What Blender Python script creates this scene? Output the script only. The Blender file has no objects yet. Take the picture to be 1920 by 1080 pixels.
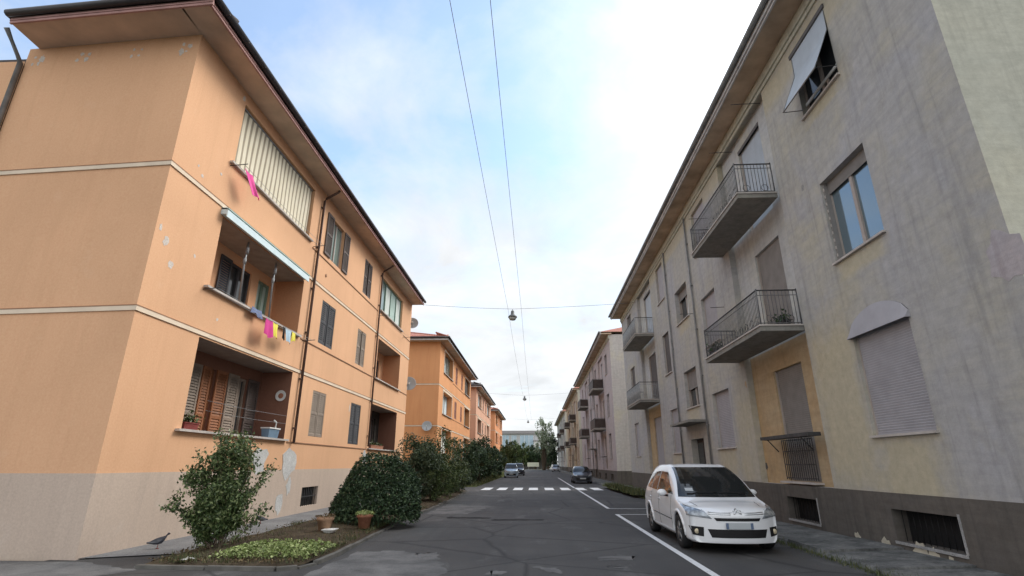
import bpy, bmesh, math, random
import numpy as np
from mathutils import Vector, Matrix
from mathutils.bvhtree import BVHTree

rng = random.Random(7)
R = math.radians
scene = bpy.context.scene
COL = scene.collection

# ------------------------------------------------------------------ materials
MATS = {}

def nodes_of(name):
    m = bpy.data.materials.new(name)
    m.use_nodes = True
    nt = m.node_tree
    return m, nt, nt.nodes["Principled BSDF"]

def link(nt, a, b):
    nt.links.new(a, b)

def mix_rgb(nt, fac, a, b, mode='MIX'):
    n = nt.nodes.new("ShaderNodeMix")
    n.data_type = 'RGBA'
    n.blend_type = mode
    if isinstance(fac, (int, float)):
        n.inputs[0].default_value = fac
    else:
        link(nt, fac, n.inputs[0])
    for s, v in ((6, a), (7, b)):
        if isinstance(v, tuple):
            n.inputs[s].default_value = (*v, 1)
        else:
            link(nt, v, n.inputs[s])
    return n.outputs[2]

def coords(nt, scale=(1, 1, 1), rot=(0, 0, 0)):
    tc = nt.nodes.new("ShaderNodeTexCoord")
    mp = nt.nodes.new("ShaderNodeMapping")
    mp.inputs['Scale'].default_value = scale
    mp.inputs['Rotation'].default_value = rot
    link(nt, tc.outputs['Object'], mp.inputs['Vector'])
    return mp.outputs[0]

def noise(nt, vec, scale, detail=5, rough=0.55, dist=0.0):
    n = nt.nodes.new("ShaderNodeTexNoise")
    n.inputs['Scale'].default_value = scale
    n.inputs['Detail'].default_value = detail
    n.inputs['Roughness'].default_value = rough
    n.inputs['Distortion'].default_value = dist
    link(nt, vec, n.inputs['Vector'])
    return n.outputs['Fac']

def ramp(nt, fac, stops):
    n = nt.nodes.new("ShaderNodeValToRGB")
    cr = n.color_ramp
    while len(cr.elements) > 1:
        cr.elements.remove(cr.elements[-1])
    for i, (p, c) in enumerate(stops):
        e = cr.elements[0] if i == 0 else cr.elements.new(p)
        e.position = p
        e.color = (c, c, c, 1) if isinstance(c, (int, float)) else (*c, 1)
    link(nt, fac, n.inputs[0])
    return n.outputs[0]

def bump(nt, bsdf, height, strength=0.3, dist=0.02):
    b = nt.nodes.new("ShaderNodeBump")
    b.inputs['Strength'].default_value = strength
    b.inputs['Distance'].default_value = dist
    link(nt, height, b.inputs['Height'])
    link(nt, b.outputs[0], bsdf.inputs['Normal'])

def plain(name, col, rough=0.6, metal=0.0, var=0.12, vscale=3.0, spec=0.3, bmp=0.0):
    if name in MATS:
        return MATS[name]
    m, nt, b = nodes_of(name)
    v = coords(nt)
    f = noise(nt, v, vscale, 5)
    hi = tuple(min(1, c * (1 + var)) for c in col)
    lo = tuple(c * (1 - var) for c in col)
    link(nt, mix_rgb(nt, ramp(nt, f, [(0.3, 0.0), (0.7, 1.0)]), lo, hi), b.inputs['Base Color'])
    b.inputs['Roughness'].default_value = rough
    b.inputs['Metallic'].default_value = metal
    b.inputs['Specular IOR Level'].default_value = spec
    if bmp:
        bump(nt, b, noise(nt, v, vscale * 12, 4), bmp, 0.01)
    MATS[name] = m
    return m

def stucco(name, col, stain, light, stain_amt=0.35, streak=(0.6, 0.6, 0.25)):
    """painted render: broad fading, rain streaks and fine grain"""
    m, nt, b = nodes_of(name)
    v = coords(nt)
    big = noise(nt, v, 0.35, 4, 0.5, 0.4)
    base = mix_rgb(nt, ramp(nt, big, [(0.3, 0.0), (0.72, 1.0)]), tuple(c * 0.93 for c in col), tuple(min(1, c * 1.05) for c in col))
    vs = coords(nt, (2.2, 2.2, 0.18))
    st = noise(nt, vs, 1.6, 6, 0.6, 0.6)
    base = mix_rgb(nt, ramp(nt, st, [(0.50, 0.0), (0.80, stain_amt)]), base, stain)
    sp = noise(nt, v, 1.7, 7, 0.62)
    base = mix_rgb(nt, ramp(nt, sp, [(0.6, 0.0), (0.74, stain_amt)]), base, light)
    gr = noise(nt, v, 26.0, 3)
    base = mix_rgb(nt, 0.14, base, ramp(nt, gr, [(0.3, 0.25), (0.7, 0.8)]), 'OVERLAY')
    link(nt, base, b.inputs['Base Color'])
    b.inputs['Roughness'].default_value = 0.92
    b.inputs['Specular IOR Level'].default_value = 0.15
    bump(nt, b, noise(nt, v, 60.0, 3), 0.25, 0.01)
    MATS[name] = m
    return m

def weathered(name, a, bcol, c, dark, fields=()):
    """old unpainted render: brushed streaks along the wall, yellowish and lilac fields, grime"""
    m, nt, b = nodes_of(name)
    v = coords(nt)
    big = noise(nt, v, 0.28, 5, 0.6, 0.8)
    base = mix_rgb(nt, ramp(nt, big, [(0.36, 0.0), (0.62, 1.0)]), a, bcol)
    big2 = noise(nt, coords(nt, (1, 1, 1), (0.3, 0.2, 0.9)), 0.5, 5, 0.6, 0.5)
    base = mix_rgb(nt, ramp(nt, big2, [(0.5, 0.0), (0.68, 0.75)]), base, c)
    strk = noise(nt, coords(nt, (1.0, 0.55, 5.0)), 1.5, 6, 0.65, 0.5)
    base = mix_rgb(nt, ramp(nt, strk, [(0.42, 0.0), (0.75, 0.55)]), base, tuple(x * 0.74 for x in a))
    rain = noise(nt, coords(nt, (3.5, 3.5, 0.22)), 1.3, 6, 0.6, 0.6)
    base = mix_rgb(nt, ramp(nt, rain, [(0.50, 0.0), (0.78, 0.75)]), base, dark)
    for (yc, zc, wy, wz, colr, amt) in fields:
        sp_ = nt.nodes.new("ShaderNodeSeparateXYZ"); link(nt, v, sp_.inputs[0])
        def _m(op, p, q=None):
            n = nt.nodes.new("ShaderNodeMath"); n.operation = op
            for i, val in enumerate((p, q)):
                if val is None:
                    continue
                if isinstance(val, (int, float)):
                    n.inputs[i].default_value = val
                else:
                    link(nt, val, n.inputs[i])
            return n.outputs[0]
        dy = _m('DIVIDE', _m('ABSOLUTE', _m('SUBTRACT', sp_.outputs[1], yc)), wy)
        dz = _m('DIVIDE', _m('ABSOLUTE', _m('SUBTRACT', sp_.outputs[2], zc)), wz)
        dd = _m('ADD', _m('MAXIMUM', dy, dz), _m('MULTIPLY', noise(nt, v, 1.6, 7, .65, .6), .9))
        base = mix_rgb(nt, ramp(nt, dd, [(1.05, amt), (1.6, 0.0)]) if False else _m('MULTIPLY', ramp(nt, _m('MULTIPLY', dd, .5), [(.52, 1.0), (.80, 0.0)]), amt), base, colr)
    mott = noise(nt, v, 5.0, 8, 0.7)
    base = mix_rgb(nt, 0.24, base, ramp(nt, mott, [(0.3, 0.25), (0.7, 0.78)]), 'OVERLAY')
    link(nt, base, b.inputs['Base Color'])
    b.inputs['Roughness'].default_value = 0.95
    b.inputs['Specular IOR Level'].default_value = 0.12
    bump(nt, b, noise(nt, v, 22.0, 6, 0.7), 0.4, 0.015)
    MATS[name] = m
    return m

def glass(name, tint=(0.35, 0.4, 0.43), metal=0.45, rough=0.04):
    m, nt, b = nodes_of(name)
    v = coords(nt)
    b.inputs['Base Color'].default_value = (*tint, 1)
    b.inputs['Metallic'].default_value = metal
    link(nt, ramp(nt, noise(nt, v, 2.5, 4), [(0.3, rough), (0.8, rough + 0.08)]), b.inputs['Roughness'])
    bump(nt, b, noise(nt, v, 0.8, 2), 0.06, 0.02)
    MATS[name] = m
    return m

def leafmat(name, dark, mid, light, gloss=0.45):
    m, nt, b = nodes_of(name)
    geo = nt.nodes.new("ShaderNodeNewGeometry")
    c = ramp(nt, geo.outputs['Random Per Island'], [(0.0, dark), (0.55, mid), (1.0, light)])
    link(nt, c, b.inputs['Base Color'])
    b.inputs['Roughness'].default_value = gloss
    b.inputs['Specular IOR Level'].default_value = 0.35
    MATS[name] = m
    return m

def asphalt():
    m, nt, b = nodes_of('asphalt')
    v = coords(nt)
    big = noise(nt, v, 0.22, 5, 0.6, 0.6)
    base = mix_rgb(nt, ramp(nt, big, [(0.35, 0.0), (0.68, 1.0)]), (0.046, 0.045, 0.046), (0.084, 0.081, 0.079))
    tr = noise(nt, coords(nt, (1.3, 0.05, 1)), 1.2, 4, 0.5, 0.3)
    base = mix_rgb(nt, ramp(nt, tr, [(0.45, 0.0), (0.75, 0.5)]), base, (0.036, 0.036, 0.038))
    pt = noise(nt, coords(nt, (1.0, 0.4, 1)), 0.9, 7, 0.68, 0.4)
    base = mix_rgb(nt, ramp(nt, pt, [(0.56, 0.0), (0.70, 0.5)]), base, (0.17, 0.168, 0.165))
    vor = nt.nodes.new("ShaderNodeTexVoronoi")
    vor.feature = 'DISTANCE_TO_EDGE'
    vor.inputs['Scale'].default_value = 0.33
    wob = nt.nodes.new("ShaderNodeMix"); wob.data_type = 'VECTOR'; wob.inputs[0].default_value = 0.12
    nz = nt.nodes.new("ShaderNodeTexNoise"); nz.inputs['Scale'].default_value = 1.5; nz.inputs['Detail'].default_value = 6
    link(nt, v, nz.inputs['Vector'])
    link(nt, v, wob.inputs[4]); link(nt, nz.outputs['Color'], wob.inputs[5])
    link(nt, wob.outputs[1], vor.inputs['Vector'])
    base = mix_rgb(nt, ramp(nt, vor.outputs['Distance'], [(0.0, 0.8), (0.016, 0.0)]), base, (0.02, 0.02, 0.021))
    gr = noise(nt, v, 70.0, 3, 0.7)
    base = mix_rgb(nt, 0.6, base, ramp(nt, gr, [(0.3, 0.12), (0.7, 0.88)]), 'OVERLAY')
    link(nt, base, b.inputs['Base Color'])
    b.inputs['Roughness'].default_value = 0.82
    b.inputs['Specular IOR Level'].default_value = 0.35
    bump(nt, b, noise(nt, v, 110.0, 3, 0.7), 0.5, 0.01)
    MATS['asphalt'] = m
    return m

def rough_ground(name, a, c, scale=1.2, grain=20.0, bstr=0.6):
    m, nt, b = nodes_of(name)
    v = coords(nt)
    f = noise(nt, v, scale, 7, 0.65, 0.3)
    base = mix_rgb(nt, ramp(nt, f, [(0.35, 0.0), (0.65, 1.0)]), a, c)
    gr = noise(nt, v, grain, 5, 0.7)
    base = mix_rgb(nt, 0.45, base, ramp(nt, gr, [(0.3, 0.15), (0.7, 0.85)]), 'OVERLAY')
    link(nt, base, b.inputs['Base Color'])
    b.inputs['Roughness'].default_value = 0.95
    b.inputs['Specular IOR Level'].default_value = 0.1
    bump(nt, b, gr, bstr, 0.03)
    MATS[name] = m
    return m

def worn_paint():
    m, nt, b = nodes_of('road_paint')
    v = coords(nt)
    f = noise(nt, v, 9.0, 8, 0.75)
    base = mix_rgb(nt, ramp(nt, f, [(0.56, 0.0), (0.68, 0.8)]), (0.66, 0.67, 0.68), (0.16, 0.16, 0.165))
    link(nt, base, b.inputs['Base Color'])
    b.inputs['Roughness'].default_value = 0.7
    MATS['road_paint'] = m

def stripes(name, a, bcol, axis, freq, soft=0.12):
    m, nt, b = nodes_of(name)
    v = coords(nt)
    sep = nt.nodes.new("ShaderNodeSeparateXYZ")
    link(nt, v, sep.inputs[0])
    mul = nt.nodes.new("ShaderNodeMath"); mul.operation = 'MULTIPLY'; mul.inputs[1].default_value = freq * 2 * math.pi
    link(nt, sep.outputs[axis], mul.inputs[0])
    sn = nt.nodes.new("ShaderNodeMath"); sn.operation = 'SINE'
    link(nt, mul.outputs[0], sn.inputs[0])
    mr = nt.nodes.new("ShaderNodeMapRange")
    mr.inputs[1].default_value = -soft; mr.inputs[2].default_value = soft
    link(nt, sn.outputs[0], mr.inputs[0])
    base = mix_rgb(nt, mr.outputs[0], a, bcol)
    gr = noise(nt, v, 2.2, 6, 0.6)
    base = mix_rgb(nt, 0.2, base, ramp(nt, gr, [(0.3, 0.3), (0.7, 0.7)]), 'OVERLAY')
    link(nt, base, b.inputs['Base Color'])
    b.inputs['Roughness'].default_value = 0.85
    MATS[name] = m

def tilemat(name, a, c):
    m, nt, b = nodes_of(name)
    v = coords(nt)
    f = noise(nt, v, 2.5, 6, 0.7)
    link(nt, mix_rgb(nt, ramp(nt, f, [(0.35, 0.0), (0.65, 1.0)]), a, c), b.inputs['Base Color'])
    b.inputs['Roughness'].default_value = 0.85
    MATS[name] = m

def carpaint(name, col, flake=0.0):
    m, nt, b = nodes_of(name)
    v = coords(nt)
    dirt = noise(nt, v, 3.0, 6, 0.6)
    link(nt, mix_rgb(nt, ramp(nt, dirt, [(0.55, 0.0), (0.8, 0.12)]), col, tuple(c * 0.6 for c in col)), b.inputs['Base Color'])
    b.inputs['Roughness'].default_value = 0.35
    b.inputs['Metallic'].default_value = flake
    b.inputs['Coat Weight'].default_value = 0.8
    b.inputs['Coat Roughness'].default_value = 0.05
    MATS[name] = m

asphalt()
worn_paint()
stucco('paint_orange', (0.71, 0.418, 0.250), (0.60, 0.34, 0.20), (0.73, 0.47, 0.30), 0.42)
stucco('paint_orange_shaded', (0.50, 0.265, 0.15), (0.44, 0.22, 0.13), (0.52, 0.30, 0.18), 0.3)  # facade orange with the loggia's shade put into the colour
stucco('loggia_brown', (0.23, 0.115, 0.08), (0.17, 0.09, 0.065), (0.27, 0.15, 0.11), 0.3)  # darker and browner than the facade, for the lower loggias
stucco('paint_ochre', (0.69, 0.34, 0.165), (0.56, 0.22, 0.095), (0.72, 0.38, 0.19), 0.45)
stucco('paint_pink', (0.68, 0.40, 0.28), (0.55, 0.30, 0.22), (0.72, 0.50, 0.38), 0.4)
stucco('paint_salmon', (0.72, 0.33, 0.17), (0.58, 0.24, 0.12), (0.72, 0.42, 0.26), 0.4)
stucco('plinth_left', (0.54, 0.435, 0.36), (0.43, 0.35, 0.295), (0.56, 0.475, 0.41), 0.6)
weathered('plaster_grey', (0.445, 0.435, 0.455), (0.475, 0.445, 0.375), (0.51, 0.455, 0.325), (0.32, 0.305, 0.29))
YEL = (0.47, 0.415, 0.29)
weathered('plaster_near', (0.405, 0.40, 0.415), (0.43, 0.41, 0.365), (0.45, 0.415, 0.325), (0.265, 0.26, 0.26),
          [(5.2, 3.0, 1.0, 2.2, YEL, .75), (3.35, 1.55, .95, .7, YEL, .8), (3.4, 5.85, .9, .22, YEL, .7), (3.5, 9.95, .85, .2, YEL, .7), (11.0, 2.4, .9, 1.8, YEL, .5),
           (13.1, 1.7, 1.1, .6, YEL, .7), (16.8, 3.8, 1.0, .3, YEL, .6), (16.8, 7.85, 1.0, .3, YEL, .6), (20.5, 1.6, 1.0, .6, YEL, .6), (2.0, 12.0, 8.0, .5, YEL, .6), (16., 12.2, 12.0, .45, YEL, .6)])
weathered('plaster_cream', (0.53, 0.515, 0.43), (0.48, 0.48, 0.415), (0.55, 0.525, 0.42), (0.36, 0.35, 0.30))
weathered('plaster_bare', (0.52, 0.47, 0.36), (0.49, 0.45, 0.37), (0.54, 0.48, 0.35), (0.38, 0.34, 0.28))
weathered('plaster_end', (0.54, 0.49, 0.47), (0.52, 0.50, 0.47), (0.57, 0.52, 0.40), (0.40, 0.36, 0.35))
weathered('plaster_ochre', (0.47, 0.345, 0.205), (0.46, 0.36, 0.24), (0.47, 0.315, 0.17), (0.36, 0.275, 0.18))
weathered('plaster_lilac', (0.45, 0.41, 0.425), (0.46, 0.40, 0.39), (0.42, 0.40, 0.44), (0.29, 0.24, 0.24))
weathered('plaster_pale', (0.47, 0.48, 0.50), (0.50, 0.49, 0.45), (0.52, 0.48, 0.38), (0.34, 0.33, 0.33))
weathered('plaster_tan', (0.46, 0.36, 0.25), (0.42, 0.35, 0.29), (0.50, 0.42, 0.28), (0.28, 0.22, 0.18))
weathered('plinth_right', (0.12, 0.108, 0.097), (0.14, 0.123, 0.108), (0.10, 0.095, 0.092), (0.07, 0.066, 0.062))
weathered('balcony_concrete', (0.24, 0.235, 0.22), (0.27, 0.26, 0.24), (0.30, 0.28, 0.24), (0.14, 0.14, 0.13))
rough_ground('soil', (0.055, 0.042, 0.03), (0.10, 0.078, 0.052), 1.6, 18, 0.9)
rough_ground('concrete_walk', (0.17, 0.17, 0.175), (0.24, 0.24, 0.24), 0.9, 30, 0.4)
rough_ground('broken_concrete', (0.085, 0.088, 0.088), (0.20, 0.20, 0.195), 1.8, 14, 0.9)
rough_ground('asphalt_pale', (0.105, 0.105, 0.107), (0.19, 0.188, 0.187), 1.4, 60, 0.4)
rough_ground('asphalt_dark', (0.030, 0.030, 0.031), (0.05, 0.05, 0.051), 1.4, 60, 0.4)
rough_ground('turf', (0.05, 0.075, 0.022), (0.11, 0.115, 0.04), 1.5, 25, 0.9)
rough_ground('repair_mortar', (0.56, 0.50, 0.45), (0.66, 0.60, 0.55), 2.0, 30, 0.4)
rough_ground('repair_pale', (0.46, 0.46, 0.455), (0.58, 0.58, 0.57), 2.0, 30, 0.4)
rough_ground('repair_grey', (0.27, 0.265, 0.26), (0.36, 0.35, 0.345), 2.0, 30, 0.4)
plain('cream_band', (0.72, 0.60, 0.47), 0.9, var=0.1, vscale=1.5)
plain('brown_band', (0.34, 0.19, 0.115), 0.85, var=0.15)
plain('soffit_left', (0.58, 0.44, 0.34), 0.9, var=0.18, vscale=1.2)
plain('soffit_right', (0.47, 0.36, 0.26), 0.9, var=0.3, vscale=1.0)
plain('fascia_pink', (0.42, 0.24, 0.22), 0.7, var=0.15)
plain('fascia_grey', (0.50, 0.485, 0.48), 0.8, var=0.2)
plain('wire_grey', (0.16, 0.165, 0.17), 0.6)
plain('gutter_dark', (0.045, 0.04, 0.042), 0.5, var=0.2)
plain('pipe_brown', (0.10, 0.065, 0.055), 0.5, var=0.25)
plain('pipe_grey', (0.20, 0.20, 0.20), 0.6, var=0.25)
plain('shutter_brown', (0.105, 0.082, 0.075), 0.7, var=0.2)
plain('shutter_slate', (0.06, 0.062, 0.07), 0.7, var=0.2)
plain('shutter_taupe', (0.27, 0.22, 0.18), 0.75, var=0.15)
plain('shutter_wood', (0.27, 0.11, 0.05), 0.6, var=0.2)
plain('shutter_red', (0.28, 0.13, 0.10), 0.75, var=0.2)
plain('roller_lilac', (0.37, 0.36, 0.385), 0.65, var=0.08)
plain('roller_grey', (0.24, 0.225, 0.215), 0.7, var=0.12)
plain('roller_dark', (0.115, 0.108, 0.11), 0.7, var=0.15)
plain('roller_blue', (0.42, 0.47, 0.53), 0.6, var=0.07)
plain('frame_beige', (0.40, 0.345, 0.31), 0.6, var=0.1)
plain('frame_green', (0.18, 0.27, 0.22), 0.6, var=0.15)
plain('sill_stone', (0.47, 0.43, 0.40), 0.85, var=0.15)
plain('void_dark', (0.012, 0.012, 0.013), 0.9, var=0.2)
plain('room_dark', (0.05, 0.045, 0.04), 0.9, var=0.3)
plain('iron_dark', (0.05, 0.05, 0.052), 0.6, var=0.3, vscale=8)
plain('iron_worn', (0.12, 0.12, 0.123), 0.65, var=0.35, vscale=9)
plain('iron_pale', (0.30, 0.31, 0.32), 0.6, var=0.25, vscale=8)
plain('steel_grey', (0.28, 0.29, 0.30), 0.45, 0.4)
plain('dish_grey', (0.38, 0.41, 0.43), 0.5, var=0.08)
plain('awning_blue', (0.60, 0.72, 0.76), 0.7, var=0.06)
plain('ceiling_grey', (0.30, 0.285, 0.27), 0.9, var=0.15)
plain('panel_blue', (0.19, 0.22, 0.25), 0.35, var=0.1)
plain('wood_dark', (0.05, 0.036, 0.032), 0.6, var=0.25)
plain('cloth_pink', (0.80, 0.11, 0.36), 0.9, var=0.08)
plain('cloth_magenta', (0.62, 0.06, 0.27), 0.9, var=0.08)
plain('cloth_yellow', (0.82, 0.73, 0.12), 0.9, var=0.06)
plain('cloth_sky', (0.44, 0.58, 0.68), 0.9, var=0.08)
plain('cloth_denim', (0.16, 0.20, 0.34), 0.9, var=0.1)
plain('cloth_black', (0.03, 0.03, 0.035), 0.9, var=0.1)
plain('cloth_white', (0.72, 0.74, 0.74), 0.9, var=0.06)
plain('cloth_green', (0.40, 0.52, 0.48), 0.85, var=0.12, vscale=1.2)
plain('cloth_mint', (0.60, 0.66, 0.63), 0.85, var=0.1, vscale=0.9)
plain('terracotta', (0.38, 0.17, 0.105), 0.85, var=0.15, vscale=12)
plain('pot_sand', (0.40, 0.25, 0.16), 0.85, var=0.15, vscale=12)
plain('plastic_white', (0.70, 0.70, 0.68), 0.5, var=0.08)
plain('plastic_blue', (0.16, 0.24, 0.33), 0.5, var=0.1)
plain('plastic_dark', (0.03, 0.03, 0.032), 0.6)
plain('plastic_red', (0.22, 0.05, 0.045), 0.6, var=0.15)
plain('rubber', (0.018, 0.018, 0.019), 0.8, var=0.15)
plain('alloy', (0.22, 0.225, 0.23), 0.4, 0.7)
plain('black_trim', (0.012, 0.012, 0.013), 0.5)
plain('chrome', (0.62, 0.64, 0.66), 0.18, 0.95, var=0.03)
plain('lamp_lens', (0.32, 0.35, 0.38), 0.12, 0.5, var=0.55, vscale=11)
plain('lamp_amber', (0.55, 0.48, 0.34), 0.3, 0.2)
plain('plate_white', (0.40, 0.43, 0.45), 0.5, var=0.04)
plain('plate_blue', (0.10, 0.14, 0.22), 0.5)
plain('bark', (0.12, 0.09, 0.065), 0.9, var=0.25, vscale=14, bmp=0.5)
plain('pigeon_grey', (0.055, 0.058, 0.072), 0.75, var=0.3, vscale=20)
plain('pigeon_pale', (0.13, 0.135, 0.15), 0.75, var=0.2, vscale=20)
plain('pigeon_leg', (0.25, 0.06, 0.05), 0.7)
plain('lamp_metal', (0.13, 0.14, 0.145), 0.5, 0.3)
plain('lamp_bowl', (0.40, 0.43, 0.42), 0.25, var=0.05)
plain('kerb_stone', (0.115, 0.11, 0.10), 0.9, var=0.25, vscale=4, bmp=0.4)
plain('wall_grey', (0.15, 0.14, 0.13), 0.9, var=0.12)
plain('office_wall', (0.5, 0.5, 0.51), 0.8, var=0.1)
plain('office_white', (0.72, 0.71, 0.70), 0.8, var=0.05)
plain('office_roof', (0.32, 0.30, 0.31), 0.8, var=0.1)
plain('office_pane', (0.36, 0.47, 0.55), 0.25, 0.3, var=0.15, vscale=0.3)
plain('gate_cream', (0.72, 0.73, 0.58), 0.7, var=0.1)
glass('pane_sky', (0.21, 0.28, 0.33), 0.5)
glass('pane_dark', (0.05, 0.055, 0.06), 0.1)
glass('pane_green', (0.20, 0.27, 0.25), 0.3, 0.12)
glass('car_glass', (0.015, 0.017, 0.018), 0.0, 0.02)
stripes('curtain_stripe', (0.30, 0.26, 0.19), (0.76, 0.70, 0.55), 1, 4.0, .3)
tilemat('tile_red', (0.30, 0.10, 0.07), (0.42, 0.18, 0.13))
tilemat('tile_dark', (0.05, 0.045, 0.045), (0.10, 0.08, 0.075))
carpaint('paint_white', (0.73, 0.745, 0.77))
carpaint('paint_silverblue', (0.30, 0.36, 0.42), 0.4)
carpaint('paint_graphite', (0.035, 0.04, 0.055), 0.3)
carpaint('paint_grey', (0.26, 0.27, 0.31), 0.4)
leafmat('leaf_camellia', (0.032, 0.056, 0.020), (0.075, 0.118, 0.038), (0.25, 0.29, 0.13), 0.36)
leafmat('leaf_dark', (0.015, 0.032, 0.016), (0.036, 0.066, 0.030), (0.085, 0.13, 0.058), 0.5)
leafmat('leaf_olive', (0.036, 0.060, 0.018), (0.075, 0.11, 0.034), (0.145, 0.175, 0.065), 0.5)
leafmat('leaf_blue', (0.036, 0.056, 0.03), (0.07, 0.10, 0.052), (0.13, 0.165, 0.09), 0.5)
leafmat('leaf_lime', (0.10, 0.14, 0.035), (0.23, 0.29, 0.09), (0.45, 0.50, 0.23), 0.5)
leafmat('leaf_poplar', (0.14, 0.19, 0.12), (0.26, 0.31, 0.21), (0.44, 0.48, 0.37), 0.5)
leafmat('blade_green', (0.035, 0.05, 0.016), (0.07, 0.085, 0.03), (0.14, 0.14, 0.06), 0.6)
leafmat('litter_leaf', (0.06, 0.038, 0.02), (0.12, 0.08, 0.04), (0.22, 0.17, 0.09), 0.8)

def M(n):
    return MATS[n]

# ------------------------------------------------------------------ objects
BASE = {}

def _base(o):
    while o is not None and o.parent is not None:
        o = o.parent
    return BASE.get(o.name, Vector((0, 0, 0))) if o is not None else Vector((0, 0, 0))

def tag(o, label=None, cat=None, group=None, kind=None):
    for k, v in (('label', label), ('category', cat), ('group', group), ('kind', kind)):
        if v:
            o[k] = v
    return o

def thing(name, label, cat, base=(0, 0, 0), group=None):
    o = bpy.data.objects.new(name, None)
    o.empty_display_size = 0.2
    COL.objects.link(o)
    o.location = base
    BASE[o.name] = Vector(base)
    return tag(o, label, cat, group)

class MB:
    def __init__(self):
        self.v = []; self.f = []; self.m = []
        self.mats = []; self.smooth = []

    def mi(self, mat):
        if mat not in self.mats:
            self.mats.append(mat)
        return self.mats.index(mat)

    def poly(self, pts, mat, smooth=False):
        i = len(self.v)
        self.v.extend(tuple(p) for p in pts)
        self.f.append(tuple(range(i, i + len(pts))))
        self.m.append(self.mi(mat)); self.smooth.append(smooth)

    def mesh(self, verts, faces, mat, smooth=True):
        i = len(self.v)
        self.v.extend(tuple(p) for p in verts)
        k = self.mi(mat)
        for f in faces:
            self.f.append(tuple(a + i for a in f)); self.m.append(k); self.smooth.append(smooth)

    def hexa(self, c, mat):
        """8 corners: bottom loop 0-3, top loop 4-7"""
        self.mesh(c, [(0, 3, 2, 1), (4, 5, 6, 7), (0, 1, 5, 4), (1, 2, 6, 5), (2, 3, 7, 6), (3, 0, 4, 7)], mat, False)

    def box(self, x0, x1, y0, y1, z0, z1, mat):
        self.hexa([(x0, y0, z0), (x1, y0, z0), (x1, y1, z0), (x0, y1, z0),
                   (x0, y0, z1), (x1, y0, z1), (x1, y1, z1), (x0, y1, z1)], mat)

    def fbox(self, F, u0, u1, n0, n1, z0, z1, mat):
        self.hexa([F(u0, n0, z0), F(u1, n0, z0), F(u1, n1, z0), F(u0, n1, z0),
                   F(u0, n0, z1), F(u1, n0, z1), F(u1, n1, z1), F(u0, n1, z1)], mat)

    def tube(self, pts, r, mat, n=8, cap=True):
        pts = [Vector(p) for p in pts]
        rs = r if isinstance(r, (list, tuple)) else [r] * len(pts)
        rings = []
        up = Vector((0, 0, 1))
        for i, p in enumerate(pts):
            a = pts[max(0, i - 1)]; b = pts[min(len(pts) - 1, i + 1)]
            d = (b - a)
            if d.length < 1e-9:
                d = Vector((0, 0, 1))
            d.normalize()
            ref = up if abs(d.dot(up)) < 0.95 else Vector((1, 0, 0))
            s = d.cross(ref).normalized(); t = s.cross(d)
            rings.append([p + rs[i] * (math.cos(2 * math.pi * k / n) * s + math.sin(2 * math.pi * k / n) * t) for k in range(n)])
        verts = [q for rg in rings for q in rg]
        faces = []
        for i in range(len(pts) - 1):
            for k in range(n):
                faces.append((i * n + k, i * n + (k + 1) % n, (i + 1) * n + (k + 1) % n, (i + 1) * n + k))
        if cap:
            faces.append(tuple(range(n))[::-1]); faces.append(tuple(range((len(pts) - 1) * n, len(pts) * n)))
        self.mesh(verts, faces, mat, True)

    def lathe(self, prof, mat, n=20, origin=(0, 0, 0), axis=(0, 0, 1)):
        """prof: list of (radius, height)"""
        ax = Vector(axis).normalized()
        ref = Vector((0, 1, 0)) if abs(ax.y) < 0.9 else Vector((1, 0, 0))
        s = ax.cross(ref).normalized(); t = ax.cross(s)
        o = Vector(origin)
        verts = []
        for r_, h in prof:
            for k in range(n):
                a = 2 * math.pi * k / n
                verts.append(o + ax * h + r_ * (math.cos(a) * s + math.sin(a) * t))
        faces = []
        for i in range(len(prof) - 1):
            for k in range(n):
                faces.append((i * n + k, i * n + (k + 1) % n, (i + 1) * n + (k + 1) % n, (i + 1) * n + k))
        self.mesh(verts, faces, mat, True)

    def build(self, name, parent=None, local=False, kind=None, recalc=False):
        me = bpy.data.meshes.new(name)
        b = Vector((0, 0, 0)) if (local or parent is None) else _base(parent)
        me.from_pydata([(v[0] - b.x, v[1] - b.y, v[2] - b.z) for v in self.v], [], self.f)
        for mt in self.mats:
            me.materials.append(M(mt))
        me.polygons.foreach_set('material_index', self.m)
        me.polygons.foreach_set('use_smooth', self.smooth)
        me.update()
        if recalc:
            bm = bmesh.new(); bm.from_mesh(me)
            bmesh.ops.recalc_face_normals(bm, faces=bm.faces)
            bm.to_mesh(me); bm.free()
        o = bpy.data.objects.new(name, me)
        COL.objects.link(o)
        if parent is not None:
            o.parent = parent
        if kind:
            o['kind'] = kind
        return o

def copy_tree(o, parent=None):
    c = o.copy()
    COL.objects.link(c)
    if parent is not None:
        c.parent = parent
    for ch in list(o.children):
        copy_tree(ch, c)
    return c

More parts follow.
